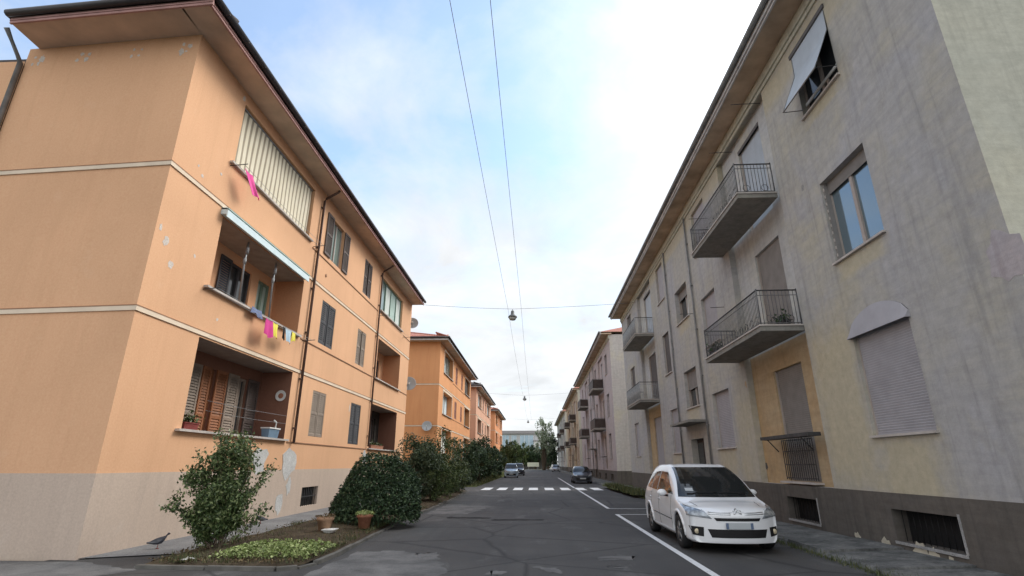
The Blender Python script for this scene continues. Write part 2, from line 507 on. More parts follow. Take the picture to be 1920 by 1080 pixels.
# ------------------------------------------------------------------ facade pieces
def wall_grid(mb, F, u0, u1, z0, z1, holes, mat, n=0.0, reveal_mat=None):
    """flat wall with rectangular holes (a,b,c,d,depth) and their reveals"""
    us = sorted({u0, u1} | {x for h in holes for x in h[:2]})
    zs = sorted({z0, z1} | {x for h in holes for x in h[2:4]})
    us = [u for u in us if u0 - 1e-6 <= u <= u1 + 1e-6]
    zs = [z for z in zs if z0 - 1e-6 <= z <= z1 + 1e-6]
    for i in range(len(us) - 1):
        for j in range(len(zs) - 1):
            cu = (us[i] + us[i + 1]) / 2; cz = (zs[j] + zs[j + 1]) / 2
            if any(h[0] < cu < h[1] and h[2] < cz < h[3] for h in holes):
                continue
            mb.poly([F(us[i], n, zs[j]), F(us[i + 1], n, zs[j]), F(us[i + 1], n, zs[j + 1]), F(us[i], n, zs[j + 1])], mat)
    rm = reveal_mat or mat
    for hh in holes:
        a, b, c, d, dep = hh[:5]
        if len(hh) > 5:
            rm = hh[5]
        else:
            rm = reveal_mat or mat
        for p, q in (((a, c), (a, d)), ((a, d), (b, d)), ((b, d), (b, c)), ((b, c), (a, c))):
            mb.poly([F(p[0], n, p[1]), F(q[0], n, q[1]), F(q[0], n - dep, q[1]), F(p[0], n - dep, p[1])], rm)

def slats(mb, F, u0, u1, z0, z1, n, mat, pitch=0.06, depth=0.012):
    """horizontal slatted sheet (roller shutter curtain)"""
    k = max(2, int((z1 - z0) / pitch))
    h = (z1 - z0) / k
    for i in range(k):
        a = z0 + i * h; b = a + h * 0.86; c = a + h
        mb.poly([F(u0, n, a), F(u1, n, a), F(u1, n + depth, b), F(u0, n + depth, b)], mat)
        mb.poly([F(u0, n + depth, b), F(u1, n + depth, b), F(u1, n, c), F(u0, n, c)], mat)

def leaf_shutter(mb, F, u0, u1, n, z0, z1, mat, th=0.04, pitch=0.075):
    """one louvred leaf with stiles, rails and tilted louvres"""
    s = min(0.07, (u1 - u0) * 0.18)
    mb.fbox(F, u0, u0 + s, n, n + th, z0, z1, mat)
    mb.fbox(F, u1 - s, u1, n, n + th, z0, z1, mat)
    zm = (z0 + z1) / 2
    for a, b in ((z0, z0 + 0.09), (zm - 0.04, zm + 0.04), (z1 - 0.09, z1)):
        mb.fbox(F, u0 + s, u1 - s, n, n + th, a, b, mat)
    for a, b in ((z0 + 0.09, zm - 0.04), (zm + 0.04, z1 - 0.09)):
        k = max(2, int((b - a) / pitch)); h = (b - a) / k
        for i in range(k):
            za = a + i * h
            mb.poly([F(u0 + s, n + th * 0.95, za), F(u1 - s, n + th * 0.95, za), F(u1 - s, n + 0.005, za + h * 1.05), F(u0 + s, n + 0.005, za + h * 1.05)], mat)

def sill(F, u0, u1, z, parent, mat='sill_stone', out=0.07, th=0.045):
    mb = MB()
    mb.fbox(F, u0 - 0.05, u1 + 0.05, -0.06, out, z - th, z, mat)
    return mb.build('sill', parent)

def win_shutters(F, B, a, b, c, d, mat='shutter_slate', open_=False, dep=0.16, slim=True, pane='pane_dark', gap=0.05):
    """window with two louvred leaves; closed in the opening, or folded back on the wall"""
    mb = MB()
    fr = 0.05
    mb.fbox(F, a, a + fr, -dep, -dep + 0.05, c, d, 'frame_beige'); mb.fbox(F, b - fr, b, -dep, -dep + 0.05, c, d, 'frame_beige')
    mb.fbox(F, a + fr, b - fr, -dep, -dep + 0.05, d - fr, d, 'frame_beige'); mb.fbox(F, a + fr, b - fr, -dep, -dep + 0.05, c, c + fr, 'frame_beige')
    mu = (a + b) / 2
    mb.fbox(F, mu - 0.035, mu + 0.035, -dep, -dep + 0.055, c + fr, d - fr, 'frame_beige')
    w = mb.build('window', B)
    g = MB()
    g.poly([F(a, -dep + 0.012, c), F(b, -dep + 0.012, c), F(b, -dep + 0.012, d), F(a, -dep + 0.012, d)], pane)
    g.build('pane', w)
    wl = (b - a) / 2
    if open_:
        for u0, u1 in ((a - wl - 0.03, a - 0.03), (b + 0.03, b + wl + 0.03)):
            s = MB(); leaf_shutter(s, F, u0, u1, 0.015, c, d, mat); s.build('shutter', w)
    else:
        for u0, u1 in ((a + 0.01, mu - gap / 2), (mu + gap / 2, b - 0.01)):
            s = MB(); leaf_shutter(s, F, u0, u1, -0.05, c + 0.01, d - 0.01, mat); s.build('shutter', w)
    return w

def win_glazed(F, B, a, b, c, d, dep=0.2, frame='frame_beige', pane='pane_sky', mull=1, box=0.0):
    mb = MB(); fr = 0.06
    n0, n1 = -dep, -dep + 0.06
    mb.fbox(F, a, a + fr, n0, n1, c, d, frame); mb.fbox(F, b - fr, b, n0, n1, c, d, frame)
    mb.fbox(F, a + fr, b - fr, n0, n1, d - fr, d, frame); mb.fbox(F, a + fr, b - fr, n0, n1, c, c + fr, frame)
    for i in range(mull):
        u = a + (b - a) * (i + 1) / (mull + 1)
        mb.fbox(F, u - 0.05, u + 0.05, n0, n1 + 0.01, c + fr, d - fr, frame)
    w = mb.build('window', B)
    for i in range(mull + 1):
        u0 = a + (b - a) * i / (mull + 1); u1 = a + (b - a) * (i + 1) / (mull + 1)
        g = MB(); g.poly([F(u0, n0 + 0.02, c), F(u1, n0 + 0.02, c), F(u1, n0 + 0.02, d), F(u0, n0 + 0.02, d)], pane)
        g.build('pane', w)
    return w

def win_roller(F, B, a, b, c, d, mat='roller_lilac', down=1.0, dep=0.14, pane='pane_dark', pitch=0.06):
    """window whose roller shutter covers the upper `down` share of the opening"""
    w = win_glazed(F, B, a, b, c, d, dep + 0.10, pane=pane)
    s = MB()
    zb = d - (d - c) * down
    slats(s, F, a + 0.03, b - 0.03, zb + 0.02, d, -dep, mat, pitch)
    s.fbox(F, a + 0.03, b - 0.03, -dep - 0.005, -dep + 0.02, zb + 0.005, zb + 0.04, mat)
    s.fbox(F, a, a + 0.03, -dep - 0.02, -dep + 0.025, c, d, 'frame_beige')
    s.fbox(F, b - 0.03, b, -dep - 0.02, -dep + 0.025, c, d, 'frame_beige')
    s.build('roller_shutter', w)
    return w

def splat(F, B, u, z, r, seed, mat='repair_mortar', n=0.004, asp=1.0, name='plaster_patch'):
    """thin irregular repair patch on the wall"""
    rr = random.Random(seed)
    pts = []
    K = 14
    for k in range(K):
        a = 2 * math.pi * k / K
        q = r * rr.uniform(0.6, 1.15)
        pts.append((u + q * math.cos(a), z + q * math.sin(a) * asp))
    mb = MB()
    mb.poly([F(p[0], n, p[1]) for p in pts], mat)
    mb.poly([F(p[0], 0.0005, p[1]) for p in pts][::-1], mat)
    for i in range(K):
        p, q = pts[i], pts[(i + 1) % K]
        mb.poly([F(p[0], 0.0005, p[1]), F(q[0], 0.0005, q[1]), F(q[0], n, q[1]), F(p[0], n, p[1])], mat)
    return mb.build(name, B)

def downpipe(F, B, u, z0, z1, mat='pipe_brown', r=0.05, n=0.09, top=0.6):
    mb = MB()
    pts = [F(u, n, z0), F(u, n, z1 - 0.45)]
    if top:
        pts += [F(u, n + 0.06, z1 - 0.35), F(u, n + top - 0.08, z1 - 0.06), F(u, n + top, z1 + 0.08)]
    mb.tube(pts, r, mat, 8)
    z = z0 + 0.5
    while z < z1 - 0.6:
        mb.fbox(F, u - 0.07, u + 0.07, 0.0, n + 0.02, z - 0.02, z + 0.02, mat)
        z += 1.7
    return mb.build('downpipe', B)

XL, XR = -8.42, 7.05

# ------------------------------------------------------------------ left row (painted orange)
def eave_left(B, F, u0, u1, z, over, fascia, gutter, n_in=0.0):
    mb = MB()
    mb.fbox(F, u0, u1, n_in, over - 0.05, z, z + 0.10, 'soffit_left')
    e = mb.build('eave', B)
    f = MB()
    f.fbox(F, u0, u1, over - 0.05, over, z - 0.035, z + 0.13, fascia)
    f.fbox(F, u0, u1, over, over + 0.018, z + 0.035, z + 0.07, fascia)
    f.build('fascia', e)
    g = MB()
    g.tube([F(u0, over + 0.085, z + 0.20), F(u1, over + 0.085, z + 0.20)], 0.085, gutter, 10)
    for k in range(int((u1 - u0) / 0.9)):
        u = u0 + 0.4 + k * 0.9
        g.fbox(F, u - 0.012, u + 0.012, over + 0.0, over + 0.19, z + 0.105, z + 0.118, gutter)
    g.build('gutter', e)
    return e

def hip_roof(B, x0, x1, y0, y1, z, mat, rise=2.2, skew=0.0):
    """hipped tile roof, tile courses as ribs"""
    mb = MB()
    w = (x1 - x0) / 2; xm = (x0 + x1) / 2
    ra, rb = Vector((xm, y0 + w, z + rise)), Vector((xm, y1 - w, z + rise))
    c = [Vector((x0, y0 + skew * (x1 - x0 - .84), z)), Vector((x1, y0, z)), Vector((x1, y1, z)), Vector((x0, y1, z))]
    mb.poly([c[0], c[1], ra], mat); mb.poly([c[1], c[2], rb, ra], mat)
    mb.poly([c[2], c[3], rb], mat); mb.poly([c[3], c[0], ra, rb], mat)
    mb.poly([c[0], c[3], c[2], c[1]], mat)
    # rows of barrel tiles visible along the eaves
    for k in range(int((y1 - y0) / 0.22)):
        y = y0 + 0.1 + k * 0.22
        mb.tube([(x1 + 0.05, y, z + 0.02), (x1 - 1.2, y, z + 0.02 + rise * 1.25 / w)], 0.065, mat, 6)
    for k in range(int((x1 - x0) / 0.22)):
        x = x0 + 0.1 + k * 0.22
        ys_ = y0 + skew * max(0, x1 - .84 - x)
        mb.tube([(x, ys_ - 0.05, z + 0.02), (x, ys_ + 1.2, z + 0.02 + rise * 1.25 / w)], 0.065, mat, 6)
    mb.tube([c[1], ra, rb], 0.09, mat, 8)
    return mb.build('roof', B)

def loggia(F, B, a, b, c, d, dep, wall_mat, doors, paving='concrete_walk', sill_ext=0.22, sill_mat='sill_stone'):
    """recessed balcony: back wall with door openings, floor, ceiling, parapet ledge; doors = (u0,u1,z0,z1,leaves)"""
    G = lambda u, n, z: F(u, n - dep, z)
    mb = MB()
    holes = [(p[0], p[1], p[2], p[3], 0.15) for p in doors]
    wall_grid(mb, G, a, b, c - 0.9, d - 0.004, holes, wall_mat)
    mb.poly([F(a, -0.02, d - 0.004), F(b, -0.02, d - 0.004), F(b, -dep, d - 0.004), F(a, -dep, d - 0.004)], 'ceiling_grey')
    mb.poly([F(a, 0, c - 0.9), F(b, 0, c - 0.9), F(b, -dep, c - 0.9), F(a, -dep, c - 0.9)], paving)
    mb.poly([F(a, 0, c - 0.9), F(a, -dep, c - 0.9), F(a, -dep, c), F(a, 0, c)], wall_mat)
    mb.poly([F(b, 0, c - 0.9), F(b, -dep, c - 0.9), F(b, -dep, c), F(b, 0, c)], wall_mat)
    mb.poly([F(a, -0.14, c - 0.9), F(b, -0.14, c - 0.9), F(b, -0.14, c), F(a, -0.14, c)], wall_mat)
    L = mb.build('loggia', B)
    s = MB()
    s.fbox(F, a - sill_ext, b + sill_ext * 0.6, -0.16, 0.12, c - 0.055, c + 0.0, sill_mat)
    s.build('ledge', L)
    for (u0, u1, z0, z1, kind) in doors:
        dm = MB()
        dm.poly([G(u0, -0.14, z0), G(u1, -0.14, z0), G(u1, -0.14, z1), G(u0, -0.14, z1)], 'pane_dark' if kind[0] != 'curtain' else 'cloth_green')
        um = (u0 + u1) / 2
        dm.fbox(G, u0, u0 + 0.07, -0.135, -0.07, z0, z1, kind[1]); dm.fbox(G, u1 - 0.07, u1, -0.135, -0.07, z0, z1, kind[1])
        dm.fbox(G, um - 0.05, um + 0.05, -0.13, -0.065, z0, z1 - 0.08, kind[1]); dm.fbox(G, u0 + 0.07, u1 - 0.07, -0.135, -0.07, z1 - 0.08, z1, kind[1])
        dm.build('balcony_door', L)
    return L

def left_building(off, length, label, wall, detail=True, first=False, spec_seed=0, roof='tile_dark', fascia='fascia_pink', shut=('shutter_brown', 'shutter_slate', 'shutter_taupe'), band='cream_band'):
    y0, y1 = 10.2 + off, 10.2 + off + length
    B = thing('apartment_building', label, 'building', (XL, y0, 0), 'orange apartment buildings along the left side of the street')
    rr = random.Random(100 + spec_seed)
    F = lambda u, n, z: (XL + n, u + off, z)
    Ymax = 10.2 + length
    top = 12.12
    yl = 10.5 if first else 10.2       # the end wall is slightly out of square on the first block
    W = 4.88
    def E(u, n, z):                     # end wall: u runs away from the street
        t = u / W
        return (XL - u + n * 0.06 * (1 if first else 0), 10.2 + off + (yl - 10.2) * t - n, z)
    # openings: a, b, z0, z1, depth
    dep = 1.05
    holes = []
    lg_hi = (12.45, 17.55, 9.69, 11.72, 0.35); lg_mid = (12.42, 17.65, 6.0, 8.02, dep, 'paint_orange_shaded' if detail else wall); lg_lo = (12.42, 17.72, 2.45, 4.69, dep, 'loggia_brown' if detail else wall)
    fg_hi = (27.0, 31.65, 9.66, 11.57, 0.25); fg_mid = (27.15, 31.9, 5.97, 8.11, dep, 'paint_orange_shaded' if detail else wall); fg_lo = (26.97, 32.0, 2.43, 4.62, dep, 'loggia_brown' if detail else wall)
    wins = [(19.62, 20.9, 9.69, 11.5, .16), (23.92, 25.16, 9.68, 11.46, .16), (19.46, 20.9, 6.15, 7.88, .16), (23.83, 25.08, 6.15, 7.82, .16),
            (19.6, 20.9, 2.65, 4.33, .16), (23.88, 25.28, 2.53, 4.34, .16)]
    holes = [lg_hi, lg_mid, lg_lo, fg_hi, fg_mid, fg_lo] + wins
    holes = [h for h in holes if h[1] < Ymax - 0.3]
    mb = MB()
    wall_grid(mb, F, 10.2, Ymax, 1.49, top, holes, wall)
    # end walls, back wall
    wall_grid(mb, E, 0, W, 1.49, top, [], wall)
    x2 = XL - 11.5
    if first:
        wall_grid(mb, lambda u, n, z: (XL - u, 10.5 + off - n, z), W + 0.02, 11.5, 1.49, top - 0.4, [], wall)
    else:
        wall_grid(mb, lambda u, n, z: (XL - u, 10.2 + off - n, z), W, 11.5, 1.49, top, [], wall)
    mb.poly([(XL, y1, 1.49), (x2, y1, 1.49), (x2, y1, top), (XL, y1, top)], wall)
    mb.poly([(x2, y0, 1.49), (x2, y1, 1.49), (x2, y1, top), (x2, y0, top)], wall)
    mb.build('wall', B)
    # plinth, 12 mm proud
    p = MB()
    bw = [(19.62, 21.08, 0.22, 0.87, 0.2), (29.0, 30.4, 0.22, 0.87, 0.2)] if detail else []
    wall_grid(p, lambda u, n, z: F(u, n + 0.012, z), 10.2 - 0.012, Ymax, -0.1, 1.49, bw, 'plinth_left')
    p.poly([F(10.188, 0.012, 1.49), F(Ymax, 0.012, 1.49), F(Ymax, 0, 1.49), F(10.188, 0, 1.49)], 'plinth_left')
    if first:
        wall_grid(p, lambda u, n, z: E(u, n + 0.012, z), -0.012, 11.5, -0.1, 1.49, [], 'plinth_left')
        p.poly([E(0, 0.012, 1.49), E(11.5, 0.012, 1.49), E(11.5, 0, 1.49), E(0, 0, 1.49)], 'plinth_left')
    else:
        wall_grid(p, lambda u, n, z: E(u, n + 0.012, z), -0.012, 11.5, -0.1, 1.49, [], 'plinth_left')
    p.build('plinth', B)
    for a, b, c, d, _ in bw:
        g = MB()
        g.poly([F(a, -0.18, c), F(b, -0.18, c), F(b, -0.18, d), F(a, -0.18, d)], 'void_dark')
        for k in range(9):
            u = a + (b - a) * (k + 0.5) / 9
            g.tube([F(u, -0.06, c), F(u, -0.06, d)], 0.012, 'iron_dark', 6)
        g.fbox(F, a, b, -0.075, -0.045, (c + d) / 2 - 0.015, (c + d) / 2 + 0.015, 'iron_dark')
        g.build('cellar_grille', B)
    # cream string courses wrap the corner, brown line at each sill level
    for z in (4.74, 8.26):
        s = MB()
        s.fbox(F, 10.2 - 0.03, Ymax, 0, 0.03, z, z + 0.10, band)
        s.fbox(F, 10.2 - 0.035, Ymax, 0, 0.035, z + 0.10, z + 0.125, 'brown_band')  # dark strip on top paints in the shadow line of the course
        s.fbox(E, -0.0, 4.88, 0, 0.03, z, z + 0.10, band)
        s.fbox(E, -0.0, 4.88, 0, 0.035, z + 0.10, z + 0.125, 'brown_band')  # dark strip paints in the shadow line of the course here too
        if not first:
            s.fbox(E, 4.88, 11.5, 0, 0.03, z, z + 0.10, band)
        s.build('string_course', B)
    for z in (2.36, 5.93, 9.47):
        for a, b in ((17.95, 26.6), (17.95 + 14.3, Ymax)):
            if min(b, Ymax) > a + 0.3:
                s = MB(); s.fbox(F, a, min(b, Ymax), 0, 0.03, z, z + 0.035, 'brown_band'); s.build('sill_line', B)
    # eaves
    zE = 12.10
    e = eave_left(B, F, 10.2 - 0.87, Ymax + 0.05, zE, 0.80, fascia, 'gutter_dark')
    Eo = lambda u, n, z: E(u, n, z)
    s = MB(); s.hexa([E(0.0, 0, zE), E(4.6, 0, zE), E(4.6, 0.84, zE), E(0.0, 0.84, zE), E(0.0, 0, zE + .1), E(4.6, 0, zE + .1), E(4.6, 0.84, zE + .1), E(0.0, 0.84, zE + .1)], 'soffit_left')
    e2 = s.build('eave', B)
    ff = MB(); ff.fbox(E, -0.80, 4.6, 0.84, 0.89, zE - 0.035, zE + 0.13, fascia); ff.fbox(E, -0.80, 4.6, 0.89, 0.908, zE + 0.035, zE + 0.07, fascia); ff.build('fascia', e2)
    gg = MB(); gg.tube([E(-0.97, 0.975, zE + 0.2), E(4.65, 0.975, zE + 0.2)], 0.085, 'gutter_dark', 10); gg.build('gutter', e2)
    hip_roof(B, (XL - 4.75) if first else x2 - 0.8, XL + 0.84, y0 - 0.9, y1 + 0.1, zE + 0.24, roof, 1.0 if first else 2.2, .3 / 4.88 if first else 0.0)
    if first:
        fr_ = MB(); fr_.box(x2, XL - W - .02, y0 + .35, y1, top - .4, top - .28, 'tile_dark'); fr_.build('flat_roof', B)
    if not detail:
        # far blocks: simplified openings but each one still its own part
        mats = list(shut)
        for i, (a, b, c, d, q) in enumerate([h[:5] for h in holes]):
            w = MB()
            big = (b - a) > 3
            if big:
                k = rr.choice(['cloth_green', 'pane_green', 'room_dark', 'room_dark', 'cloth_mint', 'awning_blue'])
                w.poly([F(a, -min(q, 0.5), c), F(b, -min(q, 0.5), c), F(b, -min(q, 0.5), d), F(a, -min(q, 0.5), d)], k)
                w.fbox(F, a - 0.1, b + 0.1, -0.1, 0.12, c - 0.06, c, 'sill_stone')
                for t in (0.33, 0.66):
                    u = a + (b - a) * t
                    w.fbox(F, u - 0.06, u + 0.06, -min(q, 0.5), -min(q, 0.5) + 0.06, c, d, 'frame_beige')
                w.fbox(F, a - .14, b + .14, 0.0, 0.03, d, d + 0.16, band)
                for u in (a - .14, b):
                    w.fbox(F, u, u + .14, 0.0, 0.03, c, d, band)
                w.build('loggia', B)
            else:
                mt = rr.choice(mats)
                um = (a + b) / 2
                leaf_shutter(w, F, a, um - 0.02, -0.06, c, d, mt, pitch=0.12); leaf_shutter(w, F, um + 0.02, b, -0.06, c, d, mt, pitch=0.12)
                w.poly([F(a, -0.15, c), F(b, -0.15, c), F(b, -0.15, d), F(a, -0.15, d)], 'void_dark')
                w.build('window', B)
        return B, F, E
    # --- the near block in full
    # top loggia closed by a striped curtain
    G = lambda u, n, z: F(u, n, z)
    L = MB()
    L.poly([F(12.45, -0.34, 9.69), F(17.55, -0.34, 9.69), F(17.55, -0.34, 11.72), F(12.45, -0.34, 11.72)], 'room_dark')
    Lo = L.build('loggia', B)
    s = MB(); s.fbox(F, 12.25, 17.75, -0.2, 0.10, 9.63, 9.69, 'sill_stone'); s.build('ledge', Lo)
    c = MB()
    K = 170
    vv, fc = [], []
    for i in range(K + 1):
        u = 12.5 + (17.5 - 12.5) * i / K
        for j in range(5):
            z = 9.72 + (11.66 - 9.72) * j / 4
            vv.append(F(u, -0.12 + 0.012 * math.sin(u * 4.0 * 2 * math.pi) * (1.15 - j / 6) + 0.012 * math.sin(u * 2.1 + j), z))
    for i in range(K):
        for j in range(4):
            a = i * 5 + j
            fc.append((a, a + 5, a + 6, a + 1))
    c.mesh(vv, fc, 'curtain_stripe'); c.build('curtain', Lo)
    r = MB(); r.tube([F(12.47, -0.10, 11.68), F(17.53, -0.10, 11.68)], 0.025, 'steel_grey'); r.build('curtain_rail', Lo)
    # middle loggia
    L2 = loggia(F, B, 12.42, 17.65, 6.0, 8.02, dep, wall, [(14.75, 16.05, 5.1, 7.72, ('glass', 'shutter_slate')), (16.5, 17.35, 5.5, 7.72, ('curtain', 'frame_green'))])
    s = MB(); leaf_shutter(s, lambda u, n, z: F(u, n - dep, z), 14.2, 14.78, 0.02, 5.15, 7.7, 'shutter_slate'); s.build('shutter', L2)
    aw = MB()
    aw.fbox(F, 12.3, 17.62, 0.0, 0.16, 8.06, 8.25, 'awning_blue')
    aw.fbox(F, 12.3, 17.62, 0.16, 0.19, 7.98, 8.18, 'awning_blue')
    aw.fbox(F, 12.3, 17.62, 0.0, 0.205, 8.20, 8.235, 'cloth_green')
    awo = aw.build('awning', B)
    for u in (14.0, 15.75):
        q = MB()
        q.tube([F(u, -0.12, 7.98), F(u + 0.02, -0.16, 7.3), F(u + 0.12, -0.16, 6.1)], 0.03, 'steel_grey', 8)
        q.tube([F(u, -0.12, 7.8), F(u, -0.12, 7.6)], 0.05, 'iron_pale', 8)
        q.tube([F(u + 0.01, -0.15, 7.45), F(u + 0.02, -0.16, 7.3)], 0.05, 'iron_pale', 8)
        q.build('awning_arm', awo)
    # lower loggia: shutters folded back between two doors
    L1 = loggia(F, B, 12.42, 17.72, 2.45, 4.69, dep, 'loggia_brown', [(14.75, 15.05, 1.55, 4.3, ('glass', 'shutter_wood')), (16.2, 16.85, 1.55, 4.3, ('glass', 'shutter_taupe'))])
    D = lambda u, n, z: F(u, n - dep, z)
    for u0, u1, mt in ((13.15, 14.3, 'shutter_taupe'), (14.36, 14.76, 'shutter_wood'), (15.04, 15.6, 'shutter_wood'), (15.68, 16.25, 'shutter_taupe'), (16.85, 17.5, 'shutter_brown')):
        s = MB(); leaf_shutter(s, D, u0, u1, 0.02, 1.6, 4.32, mt); s.build('shutter', L1)
    r = MB()
    for z in (2.95, 3.2):
        r.tube([F(13.2, 0.02, z), F(15.4, 0.02, z - .03), F(17.7, 0.02, z)], 0.004, 'iron_pale', 6)
    r.build('clothes_line', L1)
    tr = MB()
    for k in range(16):
        for sg in (1, -1):
            z0 = 1.2 + k * .22
            a0, a1 = (12.5, 13.12) if sg > 0 else (13.12, 12.5)
            p0, p1 = D(a0, .03 + .008 * sg, z0), D(a1, .03 + .008 * sg, z0 + .55)
            tr.tube([p0, p1], .011, 'shutter_taupe', 5)
    for u in (12.5, 13.12):
        tr.tube([D(u, .03, 1.3), D(u, .03, 4.4)], .018, 'shutter_taupe', 6)
    tr.build('trellis', L1)
    # windows between the pipes
    win_shutters(F, B, 19.62, 20.9, 9.69, 11.5, 'shutter_brown', True, pane='pane_green')
    win_shutters(F, B, 23.92, 25.16, 9.68, 11.46, 'shutter_brown', gap=0.22)
    win_shutters(F, B, 19.46, 20.9, 6.15, 7.88, 'shutter_slate', gap=0.10)
    win_shutters(F, B, 23.83, 25.08, 6.15, 7.82, 'shutter_taupe', gap=0.18)
    win_shutters(F, B, 19.6, 20.9, 2.65, 4.33, 'shutter_taupe', gap=0.04)
    win_shutters(F, B, 23.88, 25.28, 2.53, 4.34, 'shutter_slate', gap=0.06)
    for a, b, z in ((19.4, 21.1, 9.68), (23.7, 25.3, 9.67)):
        pass
    # far loggias
    fw = MB()
    fr = 0.07
    a, b, c, d = 27.0, 31.65, 9.66, 11.57
    for u in (a + 0.035, a + 1.2, a + 2.3, a + 3.5, b - 0.035):
        fw.fbox(F, u - 0.035, u + 0.035, -0.2, -0.12, c, d, 'frame_green')
    fw.fbox(F, a + fr, b - fr, -0.2, -0.125, d - fr, d, 'frame_green'); fw.fbox(F, a + fr, b - fr, -0.2, -0.125, c, c + fr, 'frame_green')
    fl = fw.build('loggia', B)
    for i, (u0, u1, mt) in enumerate(((27.0, 28.2, 'pane_green'), (28.2, 29.3, 'cloth_mint'), (29.3, 30.5, 'cloth_green'), (30.5, 31.65, 'cloth_mint'))):
        g = MB(); g.poly([F(u0, -0.17, c), F(u1, -0.17, c), F(u1, -0.17, d), F(u0, -0.17, d)], mt); g.build('pane' if i == 0 else 'blind', fl)
    s = MB(); s.fbox(F, 26.9, 31.8, -0.2, 0.12, 9.60, 9.66, 'sill_stone'); s.build('ledge', fl)
    loggia(F, B, 27.15, 31.9, 5.97, 8.11, dep, wall, [(28.4, 29.3, 5.1, 7.6, ('curtain', 'shutter_taupe')), (29.8, 31.1, 5.1, 7.6, ('glass', 'shutter_slate'))])
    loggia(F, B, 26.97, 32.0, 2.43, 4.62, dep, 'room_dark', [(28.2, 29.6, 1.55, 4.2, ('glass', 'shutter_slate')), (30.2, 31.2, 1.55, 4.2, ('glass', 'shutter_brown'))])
    downpipe(F, B, 18.3, 2.35, 12.1); downpipe(F, B, 26.62, 2.5, 12.1, r=0.045)
    # clothes rails on the facade
    for u0, u1, z, o in ((12.3, 18.0, 9.55, 0.40), (12.2, 18.1, 5.88, 0.38), (26.9, 32.1, 9.3, 0.4)):
        r = MB()
        for u in (u0, u1):
            r.tube([F(u, 0, z), F(u, o + 0.1, z + 0.04)], 0.012, 'iron_dark', 6)
        for k in (0.2, 0.4):
            r.tube([F(u0, o * k / 0.4, z + 0.03), F((u0 + u1) / 2, o * k / 0.4, z - 0.05), F(u1, o * k / 0.4, z + 0.03)], 0.006, 'iron_pale', 5)
        r.build('clothes_rail', B)
    v = MB(); v.lathe([(0.0, 0.03), (0.06, 0.03), (0.075, 0.0)], 'brown_band', 12, F(19.46, 0, 8.9), (1, 0, 0)); v.build('vent', B)
    # mended plaster
    k = 0
    for u, z, r_, asp in ((18.3, 1.72, 0.55, 1.0), (16.3, 1.78, 0.55, 0.75), (26.5, 1.95, 0.42, 0.9), (18.5, 0.98, 0.2, 1.5), (18.0, 0.45, 0.28, 1.5),
                     (10.6, 6.5, 0.10, 1.2), (10.9, 6.05, 0.09, 1.2), (11.3, 8.63, 0.06, 1), (12.0, 9.1, 0.05, 1), (10.35, 6.74, 0.05, 2), (11.64, 6.56, 0.05, 1),
                     (12.33, 11.82, 0.07, 1.5), (13.0, 5.3, 0.05, 1), (23.7, 4.05, 0.07, 3), (11.1, 8.8, 0.04, 1)):
        splat(F, B, u, z, r_, k, asp=asp, n=.018 if z < 2.1 else .004, mat='repair_pale' if z < 2.1 else 'repair_mortar'); k += 1
    for u in (4.55, 3.2, 1.72, 0.36):
        for du, dz in ((-0.13, 0.05), (0.08, 0.09), (-0.05, -0.13), (0.14, -0.10)):
            splat(E, B, u + du + rr.uniform(-.04, .04), 11.72 + dz + rr.uniform(-.03, .03), rr.uniform(.035, .085), k, asp=rr.uniform(.8, 1.6)); k += 1
    m = MB(); m.tube([(XL - 4.92, 10.42, 1.0), (XL - 4.92, 10.42, 11.6), (XL - 4.85, 9.8, 12.15)], 0.06, 'pipe_grey', 8)
    m.build('downpipe', B)
    return B, F, E

# ------------------------------------------------------------------ right row (bare weathered plaster)
def railing(mb, pts, z0, z1, mat, step=0.09, r=0.0095):
    """balusters and rails along a plan polyline"""
    for i in range(len(pts) - 1):
        a = Vector((*pts[i], 0)); b = Vector((*pts[i + 1], 0))
        n = max(1, int((b - a).length / step))
        for k in range(n + 1):
            p = a.lerp(b, k / n)
            mb.tube([(p.x, p.y, z0), (p.x, p.y, z1)], r, mat, 5)
        for z, rr_ in ((z0 + 0.05, 0.012), (z1 - 0.14, 0.010), (z1, 0.02)):
            mb.tube([(a.x, a.y, z), (b.x, b.y, z)], rr_, 'iron_dark' if rr_ > .015 else mat, 6)
    for p in pts:
        mb.tube([(p[0], p[1], z0 - 0.05), (p[0], p[1], z1 + 0.04)], 0.018, mat, 6)

def scrolls(mb, pts, z, mat):
    for i in range(len(pts) - 1):
        a = Vector((*pts[i], z)); b = Vector((*pts[i + 1], z))
        n = max(1, int((b - a).length / 0.36))
        d = (b - a).normalized()
        for k in range(n):
            c = a.lerp(b, (k + 0.5) / n)
            ring = [c + d * (0.10 * math.cos(t)) + Vector((0, 0, 0.10 * math.sin(t) + 0.13)) for t in [x * math.pi / 6 for x in range(13)]]
            mb.tube(ring, 0.008, mat, 5, False)

